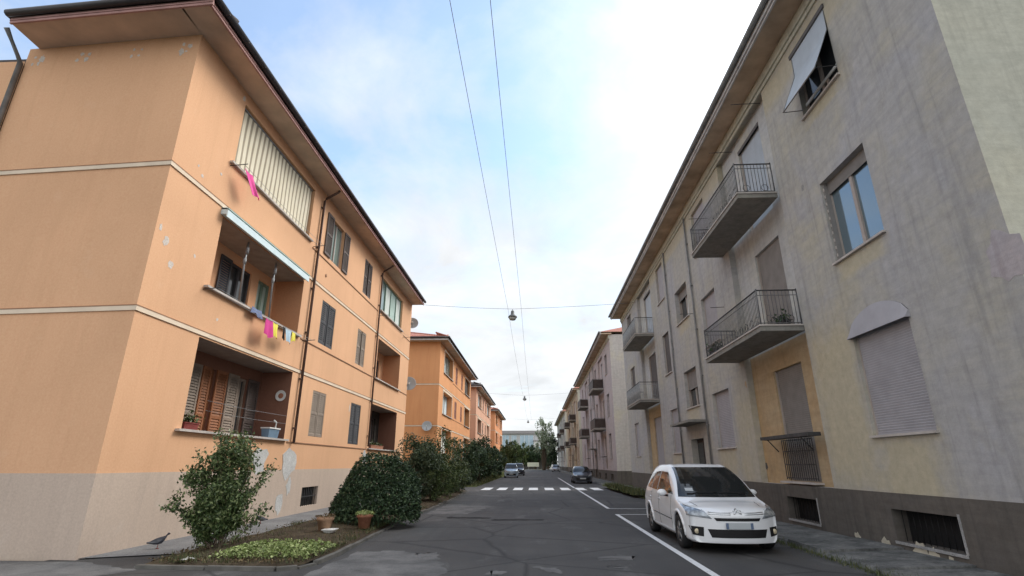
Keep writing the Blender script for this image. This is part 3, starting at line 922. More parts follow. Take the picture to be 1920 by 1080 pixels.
def balcony(B, y0, y1, x_out, zb, mat_rail, solid=None, th=0.13, rail_h=1.0):
    mb = MB()
    mb.box(x_out, XR + 0.04, y0, y1, zb, zb + th, 'balcony_concrete')
    mb.box(x_out - 0.03, XR + 0.04, y0 - 0.03, y1 + 0.03, zb + th, zb + th + 0.04, 'sill_stone')
    b = mb.build('balcony', B)
    r = MB()
    pts = [(XR, y0 + 0.04), (x_out + 0.04, y0 + 0.04), (x_out + 0.04, y1 - 0.04), (XR, y1 - 0.04)]
    railing(r, pts, zb + th + 0.04, zb + th + rail_h, mat_rail)
    if solid:
        for i in range(3):
            a, c = pts[i], pts[i + 1]
            dx, dy = (0.0, 0.012) if abs(a[1] - c[1]) < 0.01 else (0.012, 0.0)
            z0, z1 = zb + th + 0.10, zb + th + rail_h - 0.06
            r.hexa([(a[0] - dx, a[1] - dy, z0), (c[0] - dx, c[1] - dy, z0), (c[0] + dx, c[1] + dy, z0), (a[0] + dx, a[1] + dy, z0),
                    (a[0] - dx, a[1] - dy, z1), (c[0] - dx, c[1] - dy, z1), (c[0] + dx, c[1] + dy, z1), (a[0] + dx, a[1] + dy, z1)], solid)
    else:
        scrolls(r, pts, zb + th + 0.08, mat_rail)
    r.build('railing', b)
    return b

def right_building(off, length, label, wall, end, bay, near, first=False, seed=0, top=12.88, solid='panel_blue'):
    y0 = 7.37 + off
    Ymax = 7.37 + length
    B = thing('apartment_building', label, 'building', (XR, y0, 0), 'bare plaster apartment buildings along the right side of the street')
    F = lambda u, n, z: (XR - n, u + off, z)
    rr = random.Random(300 + seed)
    bays = [(13.55, 17.75, 1.12, 12.55, 0.2)]
    bay2 = (30.4, 34.6, 1.12, 12.55, 0.2)
    wins = [(10.05, 11.68, 10.13, 12.07, .22), (9.86, 11.64, 6.1, 8.17, .28), (9.80, 11.62, 2.22, 4.45, .2),
            (27.15, 28.72, 10.22, 12.3, .2), (23.2, 25.26, 8.12, 9.76, .3), (19.68, 21.4, 6.2, 8.24, .22), (27.13, 28.5, 6.2, 8.35, .2),
            (23.15, 25.1, 4.09, 5.77, .25), (19.56, 21.4, 2.24, 4.31, .22), (26.85, 28.3, 2.2, 4.33, .2), (19.68, 21.4, 10.2, 12.2, .2),
            (37.2, 38.8, 10.2, 12.2, .2), (37.2, 38.8, 6.2, 8.3, .2), (37.2, 38.8, 2.2, 4.4, .2)]
    door = (23.15, 25.05, 0.2, 2.72, .35)
    holes = wins + bays + [bay2]
    wall_holes = [h for h in holes if h[1] < Ymax - 0.2] + [(door[0], door[1], 1.12, door[3], door[4])]
    mb = MB()
    wall_grid(mb, F, 7.37, Ymax, 1.12, top, wall_holes, wall)
    x2 = XR + 11.0
    mb.poly([(XR, y0, 1.12), (x2, y0, 1.12), (x2, y0, top), (XR, y0, top)], end)
    mb.poly([(XR, y0 + length, 1.12), (x2, y0 + length, 1.12), (x2, y0 + length, top), (XR, y0 + length, top)], wall)
    mb.poly([(x2, y0, 1.12), (x2, y0 + length, 1.12), (x2, y0 + length, top), (x2, y0, top)], wall)
    # back of the bays: three storeys of differently weathered plaster with their door openings
    bd = []
    for (b0, b1, _, _, dp), (d0, d1) in ((bays[0], (14.45, 16.2)), (bay2, (31.3, 33.3))):
        if b1 > Ymax - 0.2:
            continue
        Bk = lambda u, n, z, dp=dp: F(u, n - dp, z)
        for (za, zb, mt, dz0, dz1) in ((1.12, 5.0, bay[0], 1.22, 4.32), (5.0, 8.9, bay[1], 5.15, 8.1), (8.9, 12.55, bay[2], 9.0, 11.95)):
            wall_grid(mb, Bk, b0, b1, za, zb, [(d0, d1, dz0, dz1, 0.14)], mt)
            bd.append((Bk, d0, d1, dz0, dz1))
    mb.build('wall', B)
    p = MB()
    pw = [(9.8, 11.54, 0.24, 0.82, .3), (14.45, 16.1, 0.24, 0.81, .3), (28.0, 29.4, .24, .8, .3), (19.7, 21.3, .24, .8, .3)]
    wall_grid(p, lambda u, n, z: F(u, n + 0.025, z), 7.345, Ymax, -0.1, 1.12, pw + [(door[0], door[1], 0.2, 1.12, 0.4)], 'plinth_right')
    p.poly([F(7.345, .025, 1.12), F(Ymax, .025, 1.12), F(Ymax, -0.0, 1.12), F(7.345, 0, 1.12)], 'plinth_right')
    p.poly([(XR - .025, y0 - .025, -.1), (x2, y0 - .025, -.1), (x2, y0 - .025, 1.12), (XR - .025, y0 - .025, 1.12)], 'plinth_right')
    p.build('plinth', B)
    if near:
        for a, b, c, d, q in pw:
            g = MB()
            g.poly([F(a, -0.26, c), F(b, -0.26, c), F(b, -0.26, d), F(a, -0.26, d)], 'void_dark')
            for k in range(11):
                u = a + (b - a) * (k + 0.5) / 11
                g.tube([F(u, -0.12, c), F(u, -0.12, d)], 0.007, 'black_trim', 5)
            go = g.build('cellar_grille', B)
            e = MB(); e.fbox(F, a - 0.03, b + 0.03, 0.0, 0.05, c - 0.05, c, 'repair_grey'); e.fbox(F, a - 0.05, a, 0.02, 0.035, c, d + 0.04, 'repair_grey'); e.build('surround', go)
    # doors at the back of the bays
    for i, (Bk, d0, d1, dz0, dz1) in enumerate(bd):
        mt = ['roller_grey', 'roller_grey', 'roller_blue', 'roller_lilac', 'roller_dark', 'roller_blue'][i % 6]
        w = MB()
        slats(w, Bk, d0, d1, dz0, dz1, -0.10, mt, 0.055)
        for u in (d0, d1 - 0.04):
            w.fbox(Bk, u, u + 0.04, -0.12, -0.05, dz0, dz1, 'frame_beige')
        if i % 3 == 2:
            um = (d0 + d1) / 2
            w.fbox(Bk, d0, d1, -0.06, 0.015, dz1 - 0.0, dz1 + 0.12, 'roller_dark')
        w.build('balcony_door', B)
    # cornice, soffit, eave edge
    c = MB()
    c.fbox(F, 7.37, Ymax, 0.0, 0.05, top - 0.42, top - 0.30, 'plaster_cream')
    c.fbox(F, 7.37, Ymax, 0.0, 0.10, top - 0.30, top - 0.02, 'plaster_cream')
    c.build('cornice', B)
    e = MB()
    e.fbox(F, 7.37 - 0.2, Ymax + 0.1, -0.2, 0.78, top, top + 0.10, 'soffit_right')
    eo = e.build('eave', B)
    f = MB()
    f.fbox(F, 7.37 - 0.2, Ymax + 0.1, 0.78, 0.83, top - 0.05, top + 0.16, 'fascia_grey')
    f.fbox(F, 7.37 - 0.2, Ymax + 0.1, 0.83, 0.88, top + 0.02, top + 0.24, 'fascia_grey')
    f.build('fascia', eo)
    g = MB(); g.tube([F(7.17, 0.96, top + 0.2), F(Ymax + 0.1, 0.96, top + 0.2)], 0.08, 'pipe_grey', 10); g.build('gutter', eo)
    rf = MB()
    xm = (XR + x2) / 2
    ya, yb = y0 - 0.2, y0 + length + 0.1
    rf.poly([(XR - 0.9, ya, top + 0.22), (XR - 0.9, yb, top + 0.22), (xm, yb - 5, top + 2.6), (xm, ya + 5, top + 2.6)], 'tile_red')
    rf.poly([(x2 + 0.9, ya, top + 0.22), (x2 + 0.9, yb, top + 0.22), (xm, yb - 5, top + 2.6), (xm, ya + 5, top + 2.6)], 'tile_red')
    rf.poly([(XR - 0.9, ya, top + 0.22), (x2 + 0.9, ya, top + 0.22), (xm, ya + 5, top + 2.6)], 'tile_red')
    rf.poly([(XR - 0.9, yb, top + 0.22), (x2 + 0.9, yb, top + 0.22), (xm, yb - 5, top + 2.6)], 'tile_red')
    rf.poly([(XR - 0.9, ya, top + 0.22), (x2 + 0.9, ya, top + 0.22), (x2 + 0.9, yb, top + 0.22), (XR - 0.9, yb, top + 0.22)], 'soffit_right')
    rf.build('roof', B)
    # entrance
    dd = MB()
    a, b, z0, z1, q = door
    dd.fbox(F, a, b, -0.34, -0.28, z0, z1, 'wood_dark')
    for k in range(2):
        u0 = a + 0.08 + k * (b - a) / 2
        dd.fbox(F, u0, u0 + (b - a) / 2 - 0.16, -0.28, -0.255, z0 + 0.12, z0 + 1.0, 'wood_dark')
        dd.fbox(F, u0, u0 + (b - a) / 2 - 0.16, -0.28, -0.262, z0 + 1.12, z1 - 0.15, 'pane_dark')
    dd.build('entrance_door', B)
    cp = MB(); cp.fbox(F, 22.4, 25.6, 0.0, 0.75, 3.32, 3.42, 'balcony_concrete'); cp.build('entrance_canopy', B)
    # balconies
    balcony(B, 13.6 + off, 18.25 + off, 5.95, 4.98, 'iron_worn' if near else 'iron_dark', None if near else solid)
    balcony(B, 13.75 + off, 18.4 + off, 5.95, 8.98, 'iron_worn' if near else 'iron_dark', None if near else solid)
    if Ymax > 35:
        balcony(B, 30.4 + off, 34.9 + off, 5.95, 8.86, 'iron_pale', None if near else solid)
        balcony(B, 30.4 + off, 34.9 + off, 5.95, 5.02, 'iron_pale', None if near else solid)
    # rainwater pipes and cables
    for u in (22.25, 26.4):
        m = MB(); m.tube([F(u, 0.07, 0.3), F(u, 0.07, top - 0.4)], 0.04, 'pipe_grey', 8)
        for k in range(6):
            z = 1.2 + k * 2
            m.fbox(F, u - .06, u + .06, 0.0, 0.1, z - .02, z + .02, 'pipe_grey')
        m.build('downpipe', B)
    if not near:
        for i, (a, b, c_, d, q) in enumerate([h for h in wins if h[1] < Ymax - 0.2]):
            w = MB()
            mt = rr.choice(['roller_lilac', 'roller_grey', 'roller_dark', 'shutter_brown', 'room_dark', 'shutter_red'])
            if mt == 'room_dark':
                w.poly([F(a, -q + .02, c_), F(b, -q + .02, c_), F(b, -q + .02, d), F(a, -q + .02, d)], 'pane_dark')
                w.fbox(F, (a + b) / 2 - .05, (a + b) / 2 + .05, -q + .02, -q + .08, c_, d, 'frame_beige')
            else:
                slats(w, F, a, b, c_, d, -q + .02, mt, 0.12)
            w.fbox(F, a - .05, b + .05, -.05, .07, c_ - .05, c_, 'sill_stone')
            w.build('window', B)
        for i in range(2):
            a = 14.45 if i == 0 else 31.3
            m = MB(); m.fbox(F, a - .4, a + 2.2, .0, .3, 2.36, 2.43, 'iron_dark'); m.build('window_shelf', B)
        return B, F
    # ---- near block windows
    # top: roller shutter pushed out like an awning
    a, b, c_, d = 10.05, 11.68, 10.13, 12.07
    w = win_glazed(F, B, a, b, c_, d, 0.2, pane='pane_dark')
    s = MB(); s.fbox(F, a + .02, b - .02, -.13, -.10, 10.48, 10.56, 'cloth_white'); s.fbox(F, a + .55, a + .62, -.13, -.1, c_, 10.48, 'frame_beige'); s.build('inner_bar', w)
    s = MB()
    K = 24
    for k in range(K):
        t0, t1 = k / K, (k + 1) / K
        def pt(u, t):
            if t < 0.32:
                q = t / 0.32
                return F(u, 0.0 + 0.02 * q, 12.05 - 0.62 * q)
            q = (t - 0.32) / 0.68
            return F(u, 0.02 + 0.48 * q, 11.43 - 1.10 * q)
        tm = t0 + (t1 - t0) * 0.86
        A, Bq, Cq, Dq = pt(a, t0), pt(b, t0), pt(b, t1), pt(a, t1)
        s.poly([A, Bq, Cq, Dq], 'roller_blue')
    s.tube([pt(a, 1), pt(b, 1)], 0.018, 'roller_grey', 6)
    so = s.build('roller_shutter', w)
    for u in (a, b):
        g = MB()
        g.tube([pt(u, 0), pt(u, 0.32), pt(u, 1.0)], 0.014, 'steel_grey', 6)
        g.tube([F(u, 0, 10.38), pt(u, 1.0)], 0.010, 'iron_dark', 6)
        g.build('shutter_arm', w)
    s = MB(); s.fbox(F, a - .06, b + .06, 0, .04, 12.05, 12.16, 'roller_dark'); s.build('lintel', w)
    sill(F, a, b, c_, w)
    # middle: shutter rolled up, panes mirroring the sky
    a, b, c_, d = 9.86, 11.64, 6.1, 8.17
    w = win_glazed(F, B, a, b, c_, d - 0.1, 0.24, 'frame_beige', 'pane_sky')
    s = MB(); slats(s, F, a + .03, b - .03, 7.86, 8.17, -.16, 'roller_grey', 0.06); s.build('roller_shutter', w)
    for u in (a, b - .05):
        s = MB(); s.fbox(F, u, u + .05, -.18, -.06, c_, d, 'roller_grey')
        if u > a:
            for k in range(10):
                z = c_ + 0.15 + k * 0.19
                s.fbox(F, b - .055, b - .02, -.06, -.045, z, z + .07, 'sill_stone')
        s.build('shutter_guide', w)
    sill(F, a, b, c_, w)
    # lower: shut tight under an arched hood
    a, b, c_, d = 9.80, 11.62, 2.22, 4.45
    w = win_roller(F, B, a, b, c_, d, 'roller_lilac', 1.0, 0.10, pitch=0.05)
    sill(F, a, b, c_, w)
    h = MB()
    top_pts, bot_pts = [], []
    K = 14
    for k in range(K + 1):
        t = k / K
        u = a - 0.06 + (b - a + 0.12) * t
        zt = 4.42 + 0.40 * math.sin(math.pi * t) ** 0.6
        top_pts.append(F(u, 0.02, zt)); bot_pts.append(F(u, 0.11, 4.28))
    for k in range(K):
        h.poly([bot_pts[k], bot_pts[k + 1], top_pts[k + 1], top_pts[k]], 'roller_lilac', True)
        h.poly([bot_pts[k], bot_pts[k + 1], F(a - .06 + (b - a + .12) * (k + 1) / K, 0.0, 4.28), F(a - .06 + (b - a + .12) * k / K, 0.0, 4.28)], 'roller_dark')
        h.poly([top_pts[k], top_pts[k + 1], F(a - .06 + (b - a + .12) * (k + 1) / K, 0.0, top_pts[k + 1][2]), F(a - .06 + (b - a + .12) * k / K, 0.0, top_pts[k][2])], 'roller_dark')
    for k in (0, K):
        u = a - 0.06 + (b - a + 0.12) * k / K
        h.poly([bot_pts[k], top_pts[k], F(u, 0, top_pts[k][2]), F(u, 0, 4.28)], 'roller_lilac')
    h.build('hood', w)
    # the rest of the facade
    for (a, b, c_, d, q), (mt, dn) in zip(wins[3:], (('roller_lilac', 1), ('roller_grey', .28), ('roller_lilac', 1), ('roller_dark', 1), ('roller_grey', .5), ('roller_lilac', 1),
                                                 ('roller_lilac', 1), ('roller_lilac', 1), ('roller_dark', 1), ('roller_dark', 1), ('roller_lilac', 1))):
        if b > Ymax - 0.2:
            continue
        w = win_roller(F, B, a, b, c_, d, mt, dn, q - 0.08)
        sill(F, a, b, c_, w)
        if dn == .28:
            m = MB(); m.poly([F(a + .05, -q + .075, c_ + .1), F(a + .85, -q + .075, c_ + .1), F(a + .75, -q + .075, d - .5), F(a + .05, -q + .075, d - .5)], 'cloth_white'); m.build('curtain', w)
    # shelf and mesh guard of the ground floor french window
    m = MB(); m.fbox(F, 13.7, 16.6, 0.0, 0.32, 2.33, 2.42, 'iron_dark')
    for u in (14.2, 16.2):
        m.tube([F(u, 0, 2.0), F(u, 0.28, 2.33)], 0.015, 'iron_dark', 6)
    m.build('window_shelf', B)
    m = MB()
    for k in range(16):
        u = 14.45 + 1.75 * k / 15
        m.tube([F(u, -.12, 1.25), F(u, -.12, 2.33)], .012, 'iron_dark', 5)
    for z in (1.3, 1.65, 2.0, 2.3):
        m.tube([F(14.45, -.12, z), F(16.2, -.12, z)], .012, 'iron_dark', 5)
    m.build('guard_rail', B)
    m = MB(); m.fbox(F, 14.35, 16.3, -.2, .05, 1.16, 1.21, 'sill_stone'); m.build('threshold', B)
    # rods that stick out under the eave
    for u, z, o in ((13.7, 12.2, 0.9), (16.2, 12.1, 0.8), (19.4, 11.1, 0.75), (22.6, 8.0, 0.6), (18.9, 7.2, .5)):
        m = MB(); m.tube([F(u, 0, z), F(u, o, z - 0.02)], .012, 'iron_dark', 6); m.build('iron_rod', B)
    k = 60
    for u, z, r_, mt in ((7.55, 4.6, .34, 'plaster_lilac'), (12.36, 8.5, .07, 'repair_grey'), (17.9, 4.2, .08, 'plaster_ochre'), (18.2, 9.9, .08, 'repair_grey'),
                         (18.9, 5.6, .06, 'repair_grey'), (17.2, 1.6, .09, 'plinth_right'), (21.3, 1.5, .08, 'plinth_right')):
        splat(F, B, u, z, r_, k, mt, asp=1.4); k += 1
    for u, z, r_ in ((12.9, .12, .12), (11.9, .10, .16), (10.95, .12, .2), (10.6, .08, .17), (10.2, .06, .1)):
        splat(lambda a_, n_, z_: F(a_, n_ + .026, z_), B, u, z, r_, k, 'plaster_bare'); k += 1
    return B, F

B1, F1, E1 = left_building(0, 23.9, 'large orange building with pale plinth and striped curtain loggia, nearest on its side', 'paint_orange', True, True, 1)
left_building(35.3, 22.6, 'deep ochre orange building with red hipped roof, right behind the satellite dishes', 'paint_ochre', False, False, 2, roof='tile_red', fascia='fascia_grey', shut=('shutter_red', 'shutter_taupe', 'shutter_red'))
left_building(64.6, 24.5, 'pale pink building with cream bands, between the ochre and the salmon buildings', 'paint_pink', False, False, 3, roof='tile_dark', fascia='fascia_grey', shut=('shutter_red', 'shutter_red', 'shutter_brown'))
left_building(99.5, 24.0, 'small salmon building at the far end of the orange row', 'paint_salmon', False, False, 4, roof='tile_red', fascia='fascia_grey', shut=('shutter_red', 'shutter_brown', 'shutter_taupe'))
A1, G1 = right_building(0, 33.9, 'weathered grey plaster building with cream end wall beside the white parked car', 'plaster_near', 'plaster_cream', ('plaster_ochre', 'plaster_pale', 'plaster_pale'), True, True, 1)
right_building(41.2, 35.5, 'lilac grey plaster building with dark balconies, second from the white car', 'plaster_lilac', 'plaster_end', ('plaster_lilac', 'plaster_lilac', 'plaster_lilac'), False, False, 2, top=13.35, solid='wood_dark')
right_building(81.5, 34.0, 'tan plaster building beyond the lilac one, balconies almost black', 'plaster_tan', 'plaster_cream', ('plaster_tan', 'plaster_tan', 'plaster_lilac'), False, False, 3, top=13.6, solid='wood_dark')
right_building(122.0, 50.0, 'farthest pale plaster building of the bare row, beside the dark conifers', 'plaster_pale', 'plaster_cream', ('plaster_tan', 'plaster_pale', 'plaster_pale'), False, False, 4, top=13.8, solid='wood_dark')

# satellite dishes on the far corner of the first orange block
def dish(name, label, x, y, z, r, aim, group=None, arm=None):
    t = thing(name, label, 'satellite dish', (x, y, z), group)
    mb = MB()
    ax = Vector(aim).normalized()
    mb.lathe([(0.0, -0.10), (r * .4, -0.085), (r * .75, -0.045), (r, 0.0), (r * 1.02, .012), (r * .98, .012), (r * .74, -.03), (r * .4, -.07), (0.0, -.085)], 'dish_grey', 28, (x, y, z), ax)
    mb.build('reflector', t)
    a = MB()
    tip = Vector((x, y, z)) + ax * (r * 0.9) - Vector((0, 0, r * .35))
    a.tube([Vector((x, y, z)) - Vector((0, 0, r * .95)), tip], .015, 'steel_grey', 6)
    a.lathe([(0, .08), (.045, .07), (.045, -.05), (0, -.06)], 'plastic_white', 10, tip, ax)
    a.build('feed_arm', t)
    b = MB()
    ws = arm
    b.tube([Vector((x, y, z)) - ax * .09, Vector((x, y, z)) - ax * .22, Vector(ws)], .025, 'steel_grey', 8)
    b.build('bracket', t)
    return t
GD = 'grey satellite dishes on the orange buildings'
dish('satellite_dish', 'grey round dish just under the eave on the corner of the large orange building', -8.42, 34.45, 10.9, .40, (.25, -1, .25), GD, (-8.5, 34.12, 10.8))
dish('satellite_dish', 'grey round dish at middle floor height on the corner of the large orange building', -8.40, 34.5, 6.76, .46, (.25, -1, .25), GD, (-8.5, 34.12, 6.6))
dish('satellite_dish', 'pale dish low on the end wall of the ochre building, above the bushes', -9.25, 45.2, 4.75, .42, (.1, -1, .25), GD, (-9.25, 45.48, 4.6))
# ------------------------------------------------------------------ laundry and things on the ledges
def cloth(name, label, y0, y1, z0, z1, x, mat, seed, cat='laundry', group='laundry hung outside the orange building', lean=0.0):
    rr = random.Random(seed)
    mb = MB(); K, J = 10, 8
    ph = rr.uniform(0, 6)
    vv, fc = [], []
    for side in (0, 1):
        for i in range(K + 1):
            for j in range(J + 1):
                s, t = i / K, j / J
                y = y0 + (y1 - y0) * (s + 0.12 * (t) * math.sin(ph + 2 * s)) + lean * t
                z = z1 - (z1 - z0) * t - 0.03 * math.sin(math.pi * s) * (1 - t) - 0.04 * t * math.sin(ph * 2 + 5 * s)
                vv.append((x + side * 0.006 + 0.035 * t * math.sin(ph + s * 9) + 0.03 * t, y, z))
    n = (K + 1) * (J + 1)
    for side in (0, 1):
        for i in range(K):
            for j in range(J):
                a = side * n + i * (J + 1) + j
                fc.append((a, a + J + 1, a + J + 2, a + 1))
    mb.mesh(vv, fc, mat)
    o = mb.build(name)
    tag(o, label, cat, group)
    return o
cloth('hanging_cloth', 'bright pink cloth hanging below the striped curtain', 12.42, 12.85, 9.0, 9.55, -8.07, 'cloth_pink', 1, lean=.45)
cloth('hanging_cloth', 'magenta cloth in the row of laundry under the middle loggia', 14.78, 15.2, 5.32, 5.84, -8.07, 'cloth_magenta', 2)
cloth('hanging_cloth', 'larger yellow cloth next to the magenta cloth on the line', 15.22, 15.55, 5.38, 5.83, -8.07, 'cloth_yellow', 3)
cloth('hanging_cloth', 'light blue cloth on the line, between the two yellow pieces', 16.05, 16.48, 5.42, 5.86, -8.07, 'cloth_sky', 4)
cloth('hanging_cloth', 'small yellow cloth at the far end of the laundry line', 16.55, 16.78, 5.55, 5.86, -8.07, 'cloth_yellow', 5)
cloth('hanging_cloth', 'denim blue cloth draped over the ledge before the magenta cloth', 14.3, 14.82, 5.84, 6.06, -8.27, 'cloth_denim', 6)
cloth('hanging_cloth', 'small dark cloth beside the light blue one on the line', 15.85, 16.02, 5.45, 5.86, -8.06, 'cloth_black', 7)

def flower_trough(label, y0, y1, z, x, mat, seed, leaf=None):
    t = thing('flower_trough', label, 'flower box', (x, (y0 + y1) / 2, z), 'flower boxes on the ledges')
    mb = MB()
    mb.hexa([(x - .07, y0 + .02, z), (x + .07, y0 + .02, z), (x + .07, y1 - .02, z), (x - .07, y1 - .02, z),
             (x - .09, y0, z + .15), (x + .09, y0, z + .15), (x + .09, y1, z + .15), (x - .09, y1, z + .15)], mat)
    mb.box(x - .10, x + .10, y0 - .01, y1 + .01, z + .15, z + .175, mat)
    mb.build('trough', t)
    if leaf:
        lv = MB(); rr = random.Random(seed)
        for _ in range(160):
            p = Vector((x + rr.gauss(0, .07), rr.uniform(y0, y1), z + .17 + abs(rr.gauss(0, .10))))
            d = Vector((rr.gauss(0, 1), rr.gauss(0, 1), rr.gauss(0.4, 1))).normalized() * .05
            e = d.cross(Vector((rr.random(), rr.random(), rr.random()))).normalized() * .025
            lv.poly([p - d, p + e, p + d, p - e], leaf)
        lv.build('plant', t)
    return t
flower_trough('dark red flower box on the lower ledge under the striped curtain side', 12.5, 13.05, 2.45, -8.5, 'plastic_red', 3, 'leaf_olive')
flower_trough('dark planter box on the floor of the lower near balcony, by the wall side rail', 13.75, 14.35, 5.15, 6.75, 'plastic_dark', 8, 'leaf_dark')
flower_trough('dark planter box at the far corner of the lower near balcony', 17.3, 18.05, 5.15, 6.12, 'plastic_dark', 9, 'leaf_dark')
flower_trough('terracotta flower box with plants on the lower ledge of the far loggia', 27.4, 29.6, 2.43, -8.5, 'terracotta', 4, 'leaf_olive')
t = thing('laundry_basket', 'blue and white plastic basket on the lower ledge near the downpipe', 'basket', (-8.45, 16.9, 2.45))
mb = MB(); mb.hexa([(-8.56, 16.5, 2.455), (-8.34, 16.5, 2.455), (-8.34, 17.1, 2.455), (-8.56, 17.1, 2.455), (-8.58, 16.46, 2.72), (-8.32, 16.46, 2.72), (-8.32, 17.14, 2.72), (-8.58, 17.14, 2.72)], 'plastic_blue'); mb.build('tub', t)
mb = MB(); mb.box(-8.6, -8.30, 16.44, 17.16, 2.72, 2.76, 'plastic_white'); mb.tube([(-8.45, 17.1, 2.74), (-8.45, 17.12, 2.95), (-8.45, 16.95, 3.0)], .025, 'plastic_white'); mb.build('rim', t)
t = thing('wall_plate', 'round ornamental plate on the side wall of the lower loggia', 'plate', (-8.75, 17.70, 3.85))
mb = MB(); mb.lathe([(0, .012), (.09, .012), (.17, .035), (.185, .035), (.17, .0), (0, 0)], 'plastic_white', 24, (-8.72, 17.715, 3.88), (0, -1, 0)); mb.build('rim', t)
mb = MB(); mb.lathe([(0, .016), (.085, .016), (.09, .013)], 'terracotta', 24, (-8.72, 17.715, 3.88), (0, -1, 0)); mb.build('centre', t)

# ------------------------------------------------------------------ ground
def sheet(name, pts, z, mat, kind='structure'):
    mb = MB(); mb.poly([(x, y, z) for x, y in pts], mat)
    return mb.build(name, kind=kind)
sheet('ground', [(-900, -300), (900, -300), (900, 1500), (-900, 1500)], -0.05, 'turf')
sheet('road', [(-60, -40), (60, -40), (60, 9.3), (XR + 0.5, 9.3), (XR + 0.5, 235), (XL - 0.5, 235), (XL - 0.5, 10.1), (-60, 10.1)], 0.0, 'asphalt')

def irregular(pts, seed, jitter=.06, sub=11):
    rr = random.Random(seed); out = []
    for i in range(len(pts)):
        a, b = pts[i], pts[(i + 1) % len(pts)]
        for k in range(sub):
            t = k / sub
            out.append((a[0] + (b[0] - a[0]) * t + rr.uniform(-jitter, jitter), a[1] + (b[1] - a[1]) * t + rr.uniform(-jitter, jitter)))
    return out
sheet('road_patch', irregular([(-3.7, 7.5), (-1.6, 7.6), (-1.5, 9.3), (-2.0, 11.4), (-2.35, 11.1), (-2.7, 11.55), (-3.55, 11.4)], 1, .08), .004, 'asphalt_pale')
sheet('road_patch', irregular([(1.05, 10.55), (1.75, 10.7), (1.8, 11.1), (1.15, 11.05)], 2, .05), .004, 'asphalt_pale')
sheet('road_patch', irregular([(-.15, 10.0), (.15, 9.5), (.4, 9.3), (.3, 9.8)], 3, .05), .004, 'asphalt_pale')
sheet('road_patch', irregular([(-.85, 9.2), (-.6, 9.2), (-.5, 9.5), (-.75, 9.55)], 4, .04), .004, 'asphalt_pale')
sheet('road_patch', irregular([(1.2, 9.9), (1.5, 9.85), (1.5, 10.0), (1.2, 10.02)], 5, .03), .004, 'asphalt_pale')
sheet('road_patch', irregular([(-2.95, 18.2), (-1.55, 18.2), (-1.55, 18.55), (-2.95, 18.75)], 6, .07), .004, 'asphalt_dark')
sheet('road_patch', irregular([(-1.4, 17.6), (.2, 17.7), (.2, 18.0), (-1.4, 18.0)], 7, .06), .004, 'asphalt_dark')
sheet('road_patch', irregular([(-3.9, 19.6), (-2.4, 19.7), (-1.9, 23.5), (-3.9, 24.5)], 8, .1), .004, 'asphalt_pale')
sheet('road_patch', irregular([(-60, -6), (-9, 5.5), (-6.6, 9.35), (-8.2, 10.05), (-60, 10.05)], 9, .05), .004, 'asphalt_pale')
# markings
def line(x0, x1, y0, y1, label=None):
    return sheet('road_marking', [(x0, y0), (x1, y0), (x1, y1), (x0, y1)], .008, 'road_paint')
line(2.70, 2.83, 3.0, 19.87); line(2.83, 5.05, 19.75, 19.87)
line(2.74, 2.87, 22.3, 37.4); line(2.87, 5.05, 22.3, 22.42); line(2.72, 2.85, 41.9, 72)
for i, xc in enumerate((-3.54, -2.45, -1.33, -.25, .87, 2.0, 3.1, 4.2)):
    line(xc - .32, xc + .32, 37.9, 41.6)

# planting bed with kerb, pavement along the orange block
BED = [(-6.75, 9.6), (-4.35, 9.35), (-3.95, 9.75), (-3.88, 11.0), (-4.0, 13.0), (-4.1, 15.0), (-4.2, 20.0), (-4.27, 28.5), (-4.55, 36.5), (-6.95, 36.5), (-7.0, 20.0), (-6.9, 11.0)]
mb = MB()
NX, NY = 14, 120
vv, fc = [], []
def bed_edges(y):
    def interp(tbl):
        for (ya, xa), (yb, xb) in zip(tbl, tbl[1:]):
            if ya <= y <= yb:
                return xa + (xb - xa) * (y - ya) / (yb - ya)
        return tbl[-1][1]
    l = interp([(9.55, -6.7), (11, -6.9), (20, -7.0), (36.5, -6.95)])
    r_ = interp([(9.55, -4.1), (9.8, -3.98), (11, -3.92), (13, -4.03), (15, -4.13), (20, -4.22), (28.5, -4.3), (36.5, -4.58)])
    return l, r_
for j in range(NY + 1):
    y = 9.55 + (36.5 - 9.55) * j / NY
    l, r_ = bed_edges(y)
    for i in range(NX + 1):
        t = i / NX
        edge = min(t, 1 - t, (y - 9.55) / 2.7 + .0) * 2
        vv.append((l + (r_ - l) * t, y, .035 + .10 * min(1, edge * 1.6) + .03 * math.sin(x1 * 7) if False else .035 + .10 * min(1, edge * 1.6) + .025 * math.sin(3.1 * t * 6 + y * 2.3) * math.sin(y * 1.7)))
for j in range(NY):
    for i in range(NX):
        a = j * (NX + 1) + i
        fc.append((a, a + 1, a + NX + 2, a + NX + 1))
mb.mesh(vv, fc, 'soil'); mb.build('planting_bed', kind='structure')
mb = MB()
kp = [(-6.75, 9.5), (-5.5, 9.42), (-4.3, 9.36), (-4.02, 9.55), (-3.87, 9.95), (-3.84, 11), (-3.95, 13), (-4.06, 15), (-4.15, 20), (-4.22, 28.5), (-4.5, 36.6), (-5.6, 36.7)]
rr = random.Random(5)
